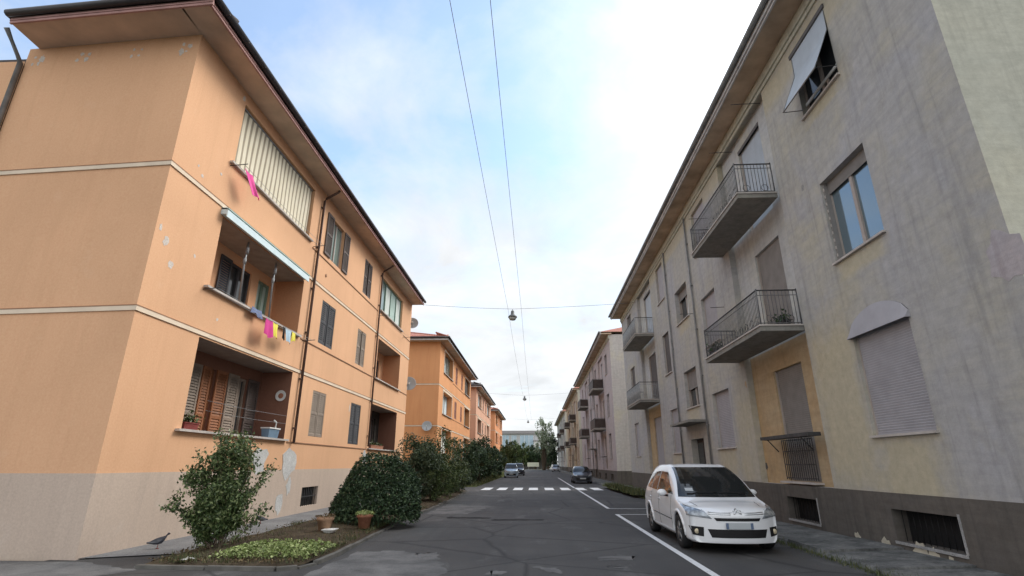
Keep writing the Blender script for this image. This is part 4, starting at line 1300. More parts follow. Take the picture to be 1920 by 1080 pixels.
for i in range(len(kp) - 1):
    a = Vector((*kp[i], 0)); b = Vector((*kp[i + 1], 0)); n = max(1, round((b - a).length / .9)); d = (b - a).normalized(); s = Vector((-d.y, d.x, 0)) * .055
    for k in range(n):
        p = a.lerp(b, k / n) + d * .008; q = a.lerp(b, (k + 1) / n) - d * .008
        h = .055 + rr.uniform(-.025, .015); o = Vector((rr.uniform(-.012, .012), 0, 0))
        mb.hexa([p - s + o, q - s + o, q + s + o, p + s + o] + [v + Vector((0, 0, h)) for v in (p - s * .85 + o, q - s * .85 + o, q + s * .85 + o, p + s * .85 + o)], 'kerb_stone')
mb.build('kerb', kind='structure')
sheet('pavement', [(-8.42, 10.25), (-8.1, 10.4), (-6.9, 10.9), (-7.0, 20), (-6.95, 46), (-8.42, 46)], .02, 'concrete_walk')
# verge beyond the crossing
sheet('verge', [(-8.4, 43), (-4.7, 43), (-4.6, 232), (-8.4, 232)], .012, 'turf')
sheet('verge', [(-4.6, 200), (3.2, 190), (3.2, 232), (-4.6, 232)], .016, 'turf')
# right pavement: broken concrete slabs
mb = MB()
rr = random.Random(9)
y = 6.2
while y < 172:
    step = rr.uniform(1.1, 2.0) if y < 40 else 8
    h = .075 + rr.uniform(-.025, .02)
    xo = 5.62 + (rr.uniform(-.12, .1) if y < 40 else 0)
    if y < 13.5:
        xo -= .18
    g = .02
    mb.hexa([(xo, y + g, -.02), (XR - .03, y + g, -.02), (XR - .03, y + step - g, -.02), (xo + rr.uniform(-.08, .08), y + step - g, -.02),
             (xo + .05, y + g + .01, h), (XR - .03, y + g + .01, h + .05), (XR - .03, y + step - g, h + .05 + rr.uniform(-.02, .02)), (xo + .05, y + step - g - .01, h + rr.uniform(-.02, .02))], 'broken_concrete')
    y += step
mb.build('pavement', kind='structure')
sheet('verge', irregular([(5.0, 29.5), (5.9, 29.0), (6.0, 42.5), (4.9, 42.0)], 11, .1), .14, 'turf')

# ------------------------------------------------------------------ vegetation
def leaf_quads(mb, centres, size, rr, mat, up=.35, aspect=.5):
    V, Fc = [], []
    for c in centres:
        d = Vector((rr.gauss(0, 1), rr.gauss(0, 1), rr.gauss(0, .8))).normalized()
        nrm = Vector((rr.gauss(0, .8), rr.gauss(0, .8), rr.gauss(up * 2, .8)))
        e = d.cross(nrm)
        if e.length < 1e-4:
            continue
        e.normalize()
        s = size * rr.uniform(.65, 1.3)
        nn = e.cross(d).normalized() * (s * .12)
        p = Vector(c)
        i = len(V)
        V += [p - d * s * .5, p + e * s * aspect * .5 - nn * .3 + nn, p + d * s * .5 - nn, p - e * s * aspect * .5 + nn]
        Fc.append((i, i + 1, i + 2, i + 3))
    mb.mesh(V, Fc, mat, False)

def clumpy_points(rr, n, rad, lumps, spread=.28, fill=.25, flat_bottom=.15):
    """points in lumps spread over and through an ellipsoid standing on z = 0"""
    rx, ry, rz = rad
    cs = []
    for _ in range(lumps):
        while True:
            v = Vector((rr.gauss(0, 1), rr.gauss(0, 1), rr.gauss(0, 1))).normalized()
            q = rr.uniform(.55, 1.0) if rr.random() > fill else rr.uniform(.1, .6)
            z = (v.z * q + 1) / 2
            if z > flat_bottom * .5:
                break
        cs.append((Vector((v.x * q * rx, v.y * q * ry, z * 2 * rz)), rr.uniform(.55, 1.25)))
    out = []
    for _ in range(n):
        c, s = rr.choice(cs)
        v = Vector((rr.gauss(0, 1), rr.gauss(0, 1), rr.gauss(0, 1))).normalized() * (rr.random() ** .5)
        p = c + Vector((v.x * rx, v.y * ry, v.z * rz)) * (spread * s)
        if p.z < .04:
            p.z = .04 + abs(p.z) * .3
        out.append(p)
    return out, cs

def bush(name, label, cat, loc, rad, leaf, n, size, lumps, seed, group=None, stem=True, spread=.28, trunk_h=.0, up=.35):
    rr = random.Random(seed)
    t = thing(name, label, cat, loc, group)
    pts, cs = clumpy_points(rr, n, rad, lumps, spread)
    off = Vector((0, 0, trunk_h))
    mb = MB(); leaf_quads(mb, [p + off for p in pts], size, rr, leaf, up)
    mb.build('crown', t, local=True)
    s = MB()
    for c, _ in cs[:max(6, lumps // 3)]:
        tip = c + off
        a = Vector((rr.uniform(-.08, .08) * rad[0], rr.uniform(-.08, .08) * rad[1], -.03))
        m = a.lerp(tip, .45) + Vector((-tip.x * .12, -tip.y * .12, .12 * tip.z))
        r0 = (.02 if not trunk_h else .03) * max(.6, rad[2])
        s.tube([a, m, tip], [r0, r0 * .6, r0 * .2], 'bark', 6)
    if trunk_h:
        r0 = .055 * (rad[2] + trunk_h)
        s.tube([(0, 0, -.05), (0.02, .03, trunk_h * .6), (0, 0, trunk_h + rad[2])], [r0, r0 * .75, r0 * .3], 'bark', 8)
    s.build('trunk' if trunk_h else 'stem', t, local=True)
    return t

# the open broad-leaved shrub in front of the orange corner: real branches with leaves along them
def branchy_shrub(label, loc, seed):
    rr = random.Random(seed)
    t = thing('flowering_shrub', label, 'shrub', loc, 'shrubs in the planting bed')
    st = MB(); lv = MB()
    pts = []
    def grow(p, d, length, r, depth):
        n = 5
        path = [p]
        for k in range(n):
            d = (d + Vector((rr.gauss(0, .13), rr.gauss(0, .13), rr.gauss(.06, .07)))).normalized()
            p = p + d * (length / n)
            path.append(p)
            if depth >= 1:
                for _ in range(2 if depth == 1 else 5):
                    pts.append(p + Vector((rr.gauss(0, .055), rr.gauss(0, .055), rr.gauss(0, .055))))
        st.tube(path, [r * (1 - .7 * k / n) for k in range(n + 1)], 'bark', 6)
        if depth < 2:
            for k in range(2, n + 1):
                for _ in range(2 if depth == 0 else 1):
                    nd = (d + Vector((rr.gauss(0, .75), rr.gauss(0, .75), rr.gauss(.15, .5)))).normalized()
                    grow(path[k], nd, length * rr.uniform(.32, .55), r * .5, depth + 1)
        for _ in range(10):
            pts.append(path[-1] + Vector((rr.gauss(0, .07), rr.gauss(0, .07), rr.gauss(0, .07))))
    heads = [((-.42, -.0, 1), 2.05), ((-.15, .2, 1), 2.0), ((.06, -.1, 1), 1.95), ((.12, .1, 1), 2.15), ((.2, 0, 1), 2.25), ((-.8, -.1, .75), 1.3), ((-.75, .2, .6), 1.15), ((-.3, -.3, .9), 1.2),
             ((.08, -.3, 1), 1.2), ((.25, .2, .9), 1.1), ((.12, .35, .9), 1.3), ((-.6, -.25, .5), .95), ((.15, -.2, .7), .8), ((-.5, .1, .9), 1.5)]
    for d, l in heads:
        grow(Vector((rr.uniform(-.12, .12), rr.uniform(-.12, .12), -.05)), Vector(d).normalized(), l * .70, .022, 0)
    # loose sprays towards the downpipe
    for d, l in (((.9, .1, .55), 1.0), ((.95, .2, .8), .95)):
        grow(Vector((.1, .05, .0)), Vector(d).normalized(), l * .86, .012, 1)
    leaf_quads(lv, pts, .085, rr, 'leaf_camellia', .3, .55)
    lv.build('crown', t, local=True); st.build('stem', t, local=True)
    t.scale = (.80, .9, .97)
    return t
branchy_shrub('open leafy shrub with upright branches in front of the orange corner', (-6.25, 10.95, .08), 21)
GS = 'shrubs in the planting bed'
def dome_bush(label, loc, rad, leaf, n, size, seed):
    rr = random.Random(seed)
    t = thing('round_bush', label, 'bush', loc, GS)
    ph = [(Vector((rr.gauss(0, 1), rr.gauss(0, 1), rr.gauss(0, 1))).normalized() * rr.uniform(3, 9), rr.uniform(0, 6)) for _ in range(9)]
    pts = []
    while len(pts) < n:
        v = Vector((rr.gauss(0, 1), rr.gauss(0, 1), rr.gauss(.25, .8))).normalized()
        if v.z < -.25:
            continue
        lump = sum(math.sin(k.dot(v) + p) for k, p in ph) / 9
        q = 1 + .36 * lump + abs(rr.gauss(0, .035)) if rr.random() < .68 else rr.uniform(.6, 1.0)
        z = (v.z * q + .32) / 1.32 * rad[2]
        pts.append((v.x * q * rad[0], v.y * q * rad[1], max(.05 + .2 * rr.random(), z)))
    mb = MB(); leaf_quads(mb, pts, size, rr, leaf, .45, .55)
    mb.build('crown', t, local=True)
    s = MB()
    for k in range(9):
        a = 2 * math.pi * k / 9
        s.tube([(.06 * math.cos(a), .06 * math.sin(a), -.03), (.35 * rad[0] * math.cos(a), .35 * rad[1] * math.sin(a), rad[2] * .4), (.6 * rad[0] * math.cos(a), .6 * rad[1] * math.sin(a), rad[2] * .7)], [.025, .018, .006], 'bark', 6)
    s.build('stem', t, local=True)
    return t
dome_bush('dense round dark green bush behind the flower pots', (-4.62, 15.95, .05), (1.12, 1.12, 1.72), 'leaf_dark', 14000, .095, 31)
GH = 'tall shrubs along the orange buildings'
specs = [('tall feathery blue green shrub against the end of the large orange building', (-5.6, 24.6), (1.3, 1.3, 1.5), 'leaf_blue', 7500, .12, 60),
         ('olive green shrub by the kerb behind the round dark bush', (-4.75, 25.4), (1.1, 1.3, 1.1), 'leaf_olive', 7000, .10, 70),
         ('tall dark shrub leaning over the kerb just before the crossing', (-5.3, 29.8), (1.6, 1.8, 1.65), 'leaf_olive', 7000, .13, 60),
         ('greyish shrub farthest before the crossing', (-4.95, 33.5), (1.05, 1.3, 1.05), 'leaf_blue', 4500, .13, 40),
         ('wide dark hedge bush first beyond the crossing', (-5.8, 46.5), (1.7, 2.2, 1.75), 'leaf_dark', 5000, .20, 50),
         ('dark bush with an even round top before the ochre facade', (-5.4, 52.0), (1.7, 2.4, 1.95), 'leaf_dark', 4500, .22, 50),
         ('olive tinted bush halfway along the ochre facade', (-5.6, 58.5), (1.6, 2.4, 1.8), 'leaf_olive', 3500, .24, 40),
         ('dark bush beside the parked silver blue car', (-5.8, 66.5), (1.7, 2.8, 1.9), 'leaf_dark', 3500, .26, 40),
         ('dark bush behind the silver blue car along the pink facade', (-5.7, 76.0), (1.6, 3.0, 2.0), 'leaf_dark', 3000, .3, 40),
         ('yellow green small tree rising over the parked cars', (-4.9, 94.0), (1.7, 2.0, 2.9), 'leaf_olive', 2500, .36, 40),
         ('dark bush before the salmon building', (-5.8, 108.0), (2.0, 4.0, 2.1), 'leaf_dark', 2200, .4, 40)]
for i, (lab, (x, y), rad, leaf, n, size, lumps) in enumerate(specs):
    bush('tall_shrub', lab, 'shrub', (x, y, .05), rad, leaf, n, size, lumps, 50 + i, GH, spread=.26)
# low yellow-green planting, grass and dead leaves: nobody could count these
rr = random.Random(77)
mb = MB(); c = []
for _ in range(3600):
    y = rr.uniform(9.85, 11.55); x = rr.uniform(-5.75, -3.98)
    e = min(x + 5.8, -3.92 - x, (y - 9.8), (11.6 - y))
    if rr.random() > e * 3.5 + .1 or (y > 10.95 and rr.random() < .6):
        continue
    c.append((x, y, .10 + rr.uniform(.0, .16) * min(1, .3 + e * 2)))
leaf_quads(mb, c, .065, rr, 'leaf_lime', .6, .6)
o = mb.build('ground_cover'); tag(o, 'low yellow green leafy ground cover at the front of the planting bed', 'ground cover', kind='stuff')
mb = MB()
V, Fc = [], []
def blades(n, fx, hmin, hmax):
    for _ in range(n):
        x, y, z = fx()
        a = rr.uniform(0, 6.28); w = rr.uniform(.004, .009) * (1 if y < 22 else 3); h = rr.uniform(hmin, hmax); l = rr.gauss(0, .5)
        i = len(V)
        V.extend([(x - w * math.cos(a), y - w * math.sin(a), z), (x + w * math.cos(a), y + w * math.sin(a), z), (x + h * l * math.sin(a), y - h * l * math.cos(a), z + h)])
        Fc.append((i, i + 1, i + 2))
tufts = [(rr.uniform(-6.8, -4.1), rr.uniform(9.8, 22), rr.uniform(.1, .35)) for _ in range(70)]
def ft():
    tx, ty, tr = rr.choice(tufts)
    x, y = tx + rr.gauss(0, tr), ty + rr.gauss(0, tr)
    l, r_ = bed_edges(max(9.6, y))
    return min(max(x, l + .03), r_ - .05), max(y, 9.62), .07
blades(9000, ft, .04, .14)
blades(2500, lambda: (rr.uniform(4.95, 5.95), rr.uniform(29.2, 42), .14), .10, .35)
blades(2500, lambda: (rr.gauss(5.53, .08) - (.18 if rr.random() < .0 else 0), rr.uniform(6.5, 30), .0), .03, .13)
blades(900, lambda: (rr.gauss(5.38, .07), rr.uniform(7.0, 13.5), .0), .03, .10)
blades(3500, lambda: (rr.uniform(-7.2, -4.7), rr.uniform(43, 75), .01), .10, .40)
mb.mesh(V, Fc, 'blade_green', False)
o = mb.build('grass'); tag(o, 'tufts of grass and weeds in the bed and along the broken pavement', 'grass', kind='stuff')
mb = MB(); c = []
for _ in range(1800):
    y = 9.65 + 11 * rr.random() ** 1.6
    l, r_ = bed_edges(y)
    c.append((rr.uniform(l + .03, r_ - .03), y, .075 + .09 * rr.random() * .5))
leaf_quads(mb, c, .06, rr, 'litter_leaf', 1.5, .6)
for _ in range(220):
    pass
o = mb.build('leaf_litter'); tag(o, 'brown fallen leaves scattered on the soil of the bed', 'leaves', kind='stuff')

# flower pots
def pot(label, x, y, r, h, mat, leaf, seed):
    t = thing('flower_pot', label, 'flower pot', (x, y, .12), 'flower pots in the planting bed')
    mb = MB()
    mb.lathe([(0, 0), (r * .68, 0), (r * .92, h * .78), (r * 1.05, h * .78), (r * 1.08, h), (r * .95, h), (r * .9, h * .88), (0, h * .88)], mat, 24, (x, y, .11))
    mb.build('pot', t)
    rr = random.Random(seed); lv = MB()
    pts = []
    for _ in range(420 if leaf == 'leaf_lime' else 160):
        a = rr.uniform(0, 6.28); q = r * 1.25 * math.sqrt(rr.random())
        pts.append((x + q * math.cos(a), y + q * math.sin(a), .11 + h + rr.uniform(-.02, .09) * (1.2 - q / r / 1.6)))
    leaf_quads(lv, pts, .05, rr, leaf, .7, .6)
    lv.build('plant', t)
pot('sand coloured pot with dry plants near the white tray', -5.12, 13.5, .19, .34, 'pot_sand', 'litter_leaf', 1)
pot('terracotta pot with yellow green plant by the kerb', -4.42, 14.35, .19, .34, 'terracotta', 'leaf_lime', 2)
t = thing('plant_tray', 'small white plastic tray lying beside the sand coloured pot', 'tray', (-4.92, 13.3, .15))
mb = MB(); mb.hexa([(-5.0, 13.2, .13), (-4.82, 13.2, .13), (-4.82, 13.42, .13), (-5.0, 13.42, .13), (-5.04, 13.16, .19), (-4.78, 13.16, .19), (-4.78, 13.46, .19), (-5.04, 13.46, .19)], 'plastic_white'); mb.build('tray_body', t)
mb = MB(); mb.box(-5.06, -4.76, 13.14, 13.48, .19, .205, 'plastic_white'); mb.build('rim', t)
mb = MB(); mb.poly([(-6.25, 9.72, .085), (-6.08, 9.70, .10), (-6.04, 9.84, .082), (-6.12, 9.88, .12), (-6.22, 9.83, .09)], 'plastic_white'); mb.poly([(-6.04, 9.84, .083), (-6.12, 9.88, .121), (-6.0, 9.94, .09)], 'plastic_white')
tag(mb.build('paper_scrap'), 'crumpled white paper scrap at the front kerb of the bed', 'litter')

# pigeons
def pigeon(label, x, y, rot, s=1.0):
    t = thing('pigeon', label, 'pigeon', (x, y, .02), 'pigeons on the pavement')
    t.rotation_euler = (0, 0, rot)
    mb = MB()
    prof = [(-.17, .10, .012, .008), (-.12, .105, .03, .018), (-.06, .115, .052, .045), (0, .125, .062, .058), (.06, .14, .055, .058), (.095, .165, .036, .04), (.115, .20, .024, .027), (.13, .232, .024, .024), (.15, .236, .018, .018), (.168, .233, .006, .006)]
    N = 12; V = []; Fc = []
    for (px_, pz, ry, rz) in prof:
        for k in range(N):
            a = 2 * math.pi * k / N
            V.append((px_ * s, ry * math.cos(a) * s, (pz + rz * math.sin(a)) * s))
    for i in range(len(prof) - 1):
        for k in range(N):
            Fc.append((i * N + k, i * N + (k + 1) % N, (i + 1) * N + (k + 1) % N, (i + 1) * N + k))
    mb.mesh(V, Fc, 'pigeon_grey'); mb.build('body', t, local=True)
    for sd in (-1, 1):
        w = MB()
        P = [(.06, .055, .15), (-.02, .064, .155), (-.10, .045, .125), (-.18, .018, .112), (-.10, .050, .10), (0, .066, .105)]
        w.poly([(a * s, b * sd * s, c_ * s) for a, b, c_ in P], 'pigeon_pale'); w.build('wing', t, local=True)
        l = MB(); l.tube([(.01 * s, .025 * sd * s, .08 * s), (.0, .028 * sd * s, .0)], .005 * s, 'pigeon_leg', 6)
        for dx, dy in ((.03, 0), (.022, .018), (.022, -.018), (-.02, 0)):
            l.tube([(0, .028 * sd * s, .004), (dx * s, (.028 * sd + dy) * s, .003)], .0035 * s, 'pigeon_leg', 5)
        l.build('leg', t, local=True)
    return t
pigeon('dark grey pigeon on the asphalt at the foot of the orange corner', -7.78, 11.45, R(35), 1.15)
pigeon('dark pigeon on the pavement behind the open leafy shrub', -8.05, 16.2, R(200), 1.1)

# ------------------------------------------------------------------ cars
def catmull(P, t):
    n = len(P) - 1
    i = min(int(t), n - 1); f = t - i
    p0, p1, p2, p3 = P[max(i - 1, 0)], P[i], P[i + 1], P[min(i + 2, n)]
    return .5 * ((2 * p1) + (-p0 + p2) * f + (2 * p0 - 5 * p1 + 4 * p2 - p3) * f * f + (-p0 + 3 * p1 - 3 * p2 + p3) * f ** 3)

def car(name, label, cat, loc, rotz, paint, S, bow, wheels, wr, parts, group=None, detail=True, bow_back=.2):
    """S: stations (y, [(x,z) x8 from sill to roof centre]); front towards -y. bow: how far the nose is swept back at its corners"""
    t = thing(name, label, cat, loc, group)
    t.rotation_euler = (0, 0, rotz)
    ys = np.array([s[0] for s in S]); A = np.array([s[1] for s in S], float)
    L = ys[-1]
    NS, NT = 120, 56
    V = np.zeros((NS + 1, NT + 1, 3))
    sub = 6
    dense = [catmull(np.concatenate([A, ys[:, None, None].repeat(A.shape[1], 1)], 2), q) for q in np.linspace(0, len(S) - 1, NS + 1)]
    for i, P in enumerate(dense):
        for j, q in enumerate(np.linspace(0, A.shape[1] - 1, NT + 1)):
            V[i, j] = catmull(P, q)
    W0 = A[:, :, 0].max()
    def sweep(x, y):
        fr = abs(x / W0) ** 2.4
        k1 = max(0, 1 - y / 1.5) ** 1.0; k2 = max(0, 1 - (L - y) / .9)
        return y + bow * fr * k1 - bow_back * fr * k2
    verts, faces = [], []
    def add(x, z, y):
        verts.append((x, sweep(x, y), z)); return len(verts) - 1
    idx = {}
    for i in range(NS + 1):
        for sd in (1, -1):
            for j in range(NT + 1):
                x, z, y = V[i, j]
                x = max(x, 0)
                if sd == -1 and x < 1e-5:
                    idx[i, j, -1] = idx[i, j, 1]
                else:
                    idx[i, j, sd] = add(x * sd, z, y)
    hole = lambda p: any((p[1] - wy) ** 2 + (p[2] - wr) ** 2 < (wr + .055) ** 2 for wy in wheels) and abs(p[0]) > .55
    for i in range(NS):
        for sd in (1, -1):
            for j in range(NT):
                f = [idx[i, j, sd], idx[i, j + 1, sd], idx[i + 1, j + 1, sd], idx[i + 1, j, sd]]
                f = list(dict.fromkeys(f))
                if len(f) < 3:
                    continue
                c = np.mean([verts[k] for k in f], 0)
                if hole(c):
                    continue
                faces.append(tuple(f) if sd == 1 else tuple(f[::-1]))
    # nose and tail caps
    for i, sgn in ((0, -1), (NS, 1)):
        prev = None
        for j in range(NT + 1):
            x, z, y = V[i, j]
            row = []
            for k in range(17):
                s = -1 + 2 * k / 16
                bulge = .035 * math.sin(min(1, j / NT * 1.3) * math.pi) * (1 - abs(s) ** 3) * sgn
                if abs(s) == 1:
                    row.append(idx[i, j, 1 if s > 0 else -1])
                else:
                    row.append(add(x * s, z, y + bulge))
            if prev:
                for k in range(16):
                    f = list(dict.fromkeys([prev[k], prev[k + 1], row[k + 1], row[k]]))
                    if len(f) >= 3:
                        faces.append(tuple(f))
            prev = row
    mb = MB(); mb.mesh(verts, faces, paint)
    # arch lips
    bvh = BVHTree.FromPolygons([Vector(v) for v in verts], faces)
    def hitx(y, z, sd, default):
        h = bvh.ray_cast(Vector((sd * 3, y, z)), Vector((-sd, 0, 0)))
        return h[0].x if h[0] is not None and abs(h[0].x) > .5 else default
    for wy in wheels:
        for sd in (1, -1):
            pts = []
            for k in range(19):
                a = math.pi * (-.03 + 1.06 * k / 18)
                rr_ = wr + .095
                y, z = wy + rr_ * math.cos(a), wr + rr_ * math.sin(a)
                x = hitx(y, z, sd, sd * W0 * .97)
                pts.append((x - sd * .005, wy + (wr + .07) * math.cos(a), wr + (wr + .07) * math.sin(a)))
            mb.tube(pts, .034, paint, 8)
    body = mb.build('body', t, local=True)
    w = MB()
    for wy in wheels:
        for sd in (1, -1):
            x1, x0 = sd * (W0 - .10), sd * (W0 - .5)
            ring = [(wy + (wr + .10) * math.cos(math.pi * k / 12), wr + (wr + .10) * math.sin(math.pi * k / 12)) for k in range(13)]
            for k in range(12):
                w.poly([(x1, *ring[k]), (x1, *ring[k + 1]), (x0, *ring[k + 1]), (x0, *ring[k])], 'black_trim')
            w.poly([(x0, *p) for p in ring], 'black_trim')
    w.box(-W0 + .14, W0 - .14, .45, L - .4, .17, .26, 'black_trim')
    w.build('underbody', t, local=True)
    # decals pressed onto the skin by ray casting
    def project(p, d, off):
        h = bvh.ray_cast(Vector(p), Vector(d))
        if h[0] is None:
            return None
        n = h[1]
        if n.dot(Vector(d)) > 0:
            n = -n
        return h[0] + n * off
    def patch(nm, q, axis, mat, off=.006, sd=1, par=None, nu=14, nv=8, local_mats=None):
        """q: 4 corners in the plane seen along the axis (front: x,z / side: y,z / top: x,y / back: x,z)"""
        m = MB(); grid = []
        for a in range(nu + 1):
            row = []
            for b_ in range(nv + 1):
                u, v = a / nu, b_ / nv
                c0 = (q[0][0] * (1 - u) + q[1][0] * u, q[0][1] * (1 - u) + q[1][1] * u)
                c1 = (q[3][0] * (1 - u) + q[2][0] * u, q[3][1] * (1 - u) + q[2][1] * u)
                c = (c0[0] * (1 - v) + c1[0] * v, c0[1] * (1 - v) + c1[1] * v)
                if axis == 'front':
                    P = project((c[0] * sd, -3, c[1]), (0, 1, 0), off)
                elif axis == 'back':
                    P = project((c[0] * sd, L + 3, c[1]), (0, -1, 0), off)
                elif axis == 'side':
                    P = project((sd * 3, c[0], c[1]), (-sd, 0, 0), off)
                else:
                    P = project((c[0] * sd, c[1], 3), (0, 0, -1), off)
                row.append(P)
            grid.append(row)
        for a in range(nu):
            for b_ in range(nv):
                f = [grid[a][b_], grid[a + 1][b_], grid[a + 1][b_ + 1], grid[a][b_ + 1]]
                if None not in f:
                    m.poly(f, mat, True)
        if not m.f:
            return None
        return m.build(nm, par or t, local=True)
    # wheels
    for wy in wheels:
        for sd in (1, -1):
            xw = sd * (W0 - .115)
            ty = MB()
            ty.lathe([(wr * .62, -.10), (wr * .93, -.105), (wr, -.07), (wr, .07), (wr * .93, .105), (wr * .62, .10)], 'rubber', 28, (xw, wy, wr), (sd, 0, 0))
            wo = ty.build('wheel', t, local=True)
            rm = MB()
            rm.lathe([(wr * .64, .085), (wr * .60, .10), (wr * .56, .07)], 'alloy', 28, (xw, wy, wr), (sd, 0, 0))
            rm.lathe([(0, .055), (wr * .58, .03)], 'black_trim', 20, (xw, wy, wr), (sd, 0, 0))
            for k in range(5 if detail else 4):
                a = 2 * math.pi * k / 5 + .3
                d = Vector((0, math.cos(a), math.sin(a)))
                rm.tube([Vector((xw + sd * .085, wy, wr)), Vector((xw + sd * .08, wy, wr)) + d * wr * .58], [.03, .024], 'alloy', 6)
            rm.lathe([(0, .105), (wr * .14, .10), (wr * .17, .06)], 'alloy', 14, (xw, wy, wr), (sd, 0, 0))
            rm.build('rim', wo, local=True)
    parts(t, patch, project, W0, L)
    return t

def mpv_sections(W, H, L, nose_h=.78, cowl=1.02, hoodlen=.98, roof_start=2.0, van=False):
    k = W / .915
    sec = lambda sill, wl, wm, belt_w, belt_z, rail_w, rail_z, top_w, top_z, cz: [(wl * .90, sill), (wl, sill + .07), (wm, .46), (wm + .005, .68), (belt_w, belt_z), (rail_w, rail_z), (top_w, top_z), (0, cz)]
    S = [
        (0.00, sec(.20, .80 * k, .83 * k, .80 * k, nose_h - .06, .62 * k, nose_h - .02, .40 * k, nose_h, nose_h + .01)),
        (0.16, sec(.19, .86 * k, .885 * k, .855 * k, nose_h + .02, .66 * k, nose_h + .06, .42 * k, nose_h + .08, nose_h + .09)),
        (hoodlen * .55, sec(.19, .88 * k, .91 * k, .88 * k, nose_h + .10, .76 * k, cowl - .11, .48 * k, cowl - .07, cowl - .055)),
        (hoodlen, sec(.19, .88 * k, .915 * k, .885 * k, .91, .81 * k, cowl - .015, .52 * k, cowl + .015, cowl + .03)),
        (hoodlen + (roof_start - hoodlen) * .5, sec(.19, .885 * k, .915 * k, .875 * k, .95, .755 * k, (cowl + H) / 2 + .01, .48 * k, (cowl + H) / 2 + .055, (cowl + H) / 2 + .065)),
        (roof_start, sec(.19, .885 * k, .915 * k, .88 * k, .98, .67 * k, H - .10, .44 * k, H - .035, H - .02)),
        (roof_start + .65, sec(.19, .885 * k, .915 * k, .88 * k, 1.0, .67 * k, H - .07, .44 * k, H - .01, H)),
        (L - 1.15, sec(.19, .885 * k, .915 * k, .88 * k, 1.02, .66 * k, H - .08, .43 * k, H - .02, H - .01)),
        (L - .45, sec(.20, .88 * k, .91 * k, .865 * k, 1.04, .62 * k, H - .17, .40 * k, H - .09, H - .08)),
        (L - .12, sec(.24, .85 * k, .88 * k, .83 * k, .98, .60 * k, H - .50, .40 * k, H - .38, H - .36)),
        (L, sec(.30, .80 * k, .83 * k, .79 * k, .90, .58 * k, .98, .38 * k, 1.0, 1.0)),
    ]
    return S

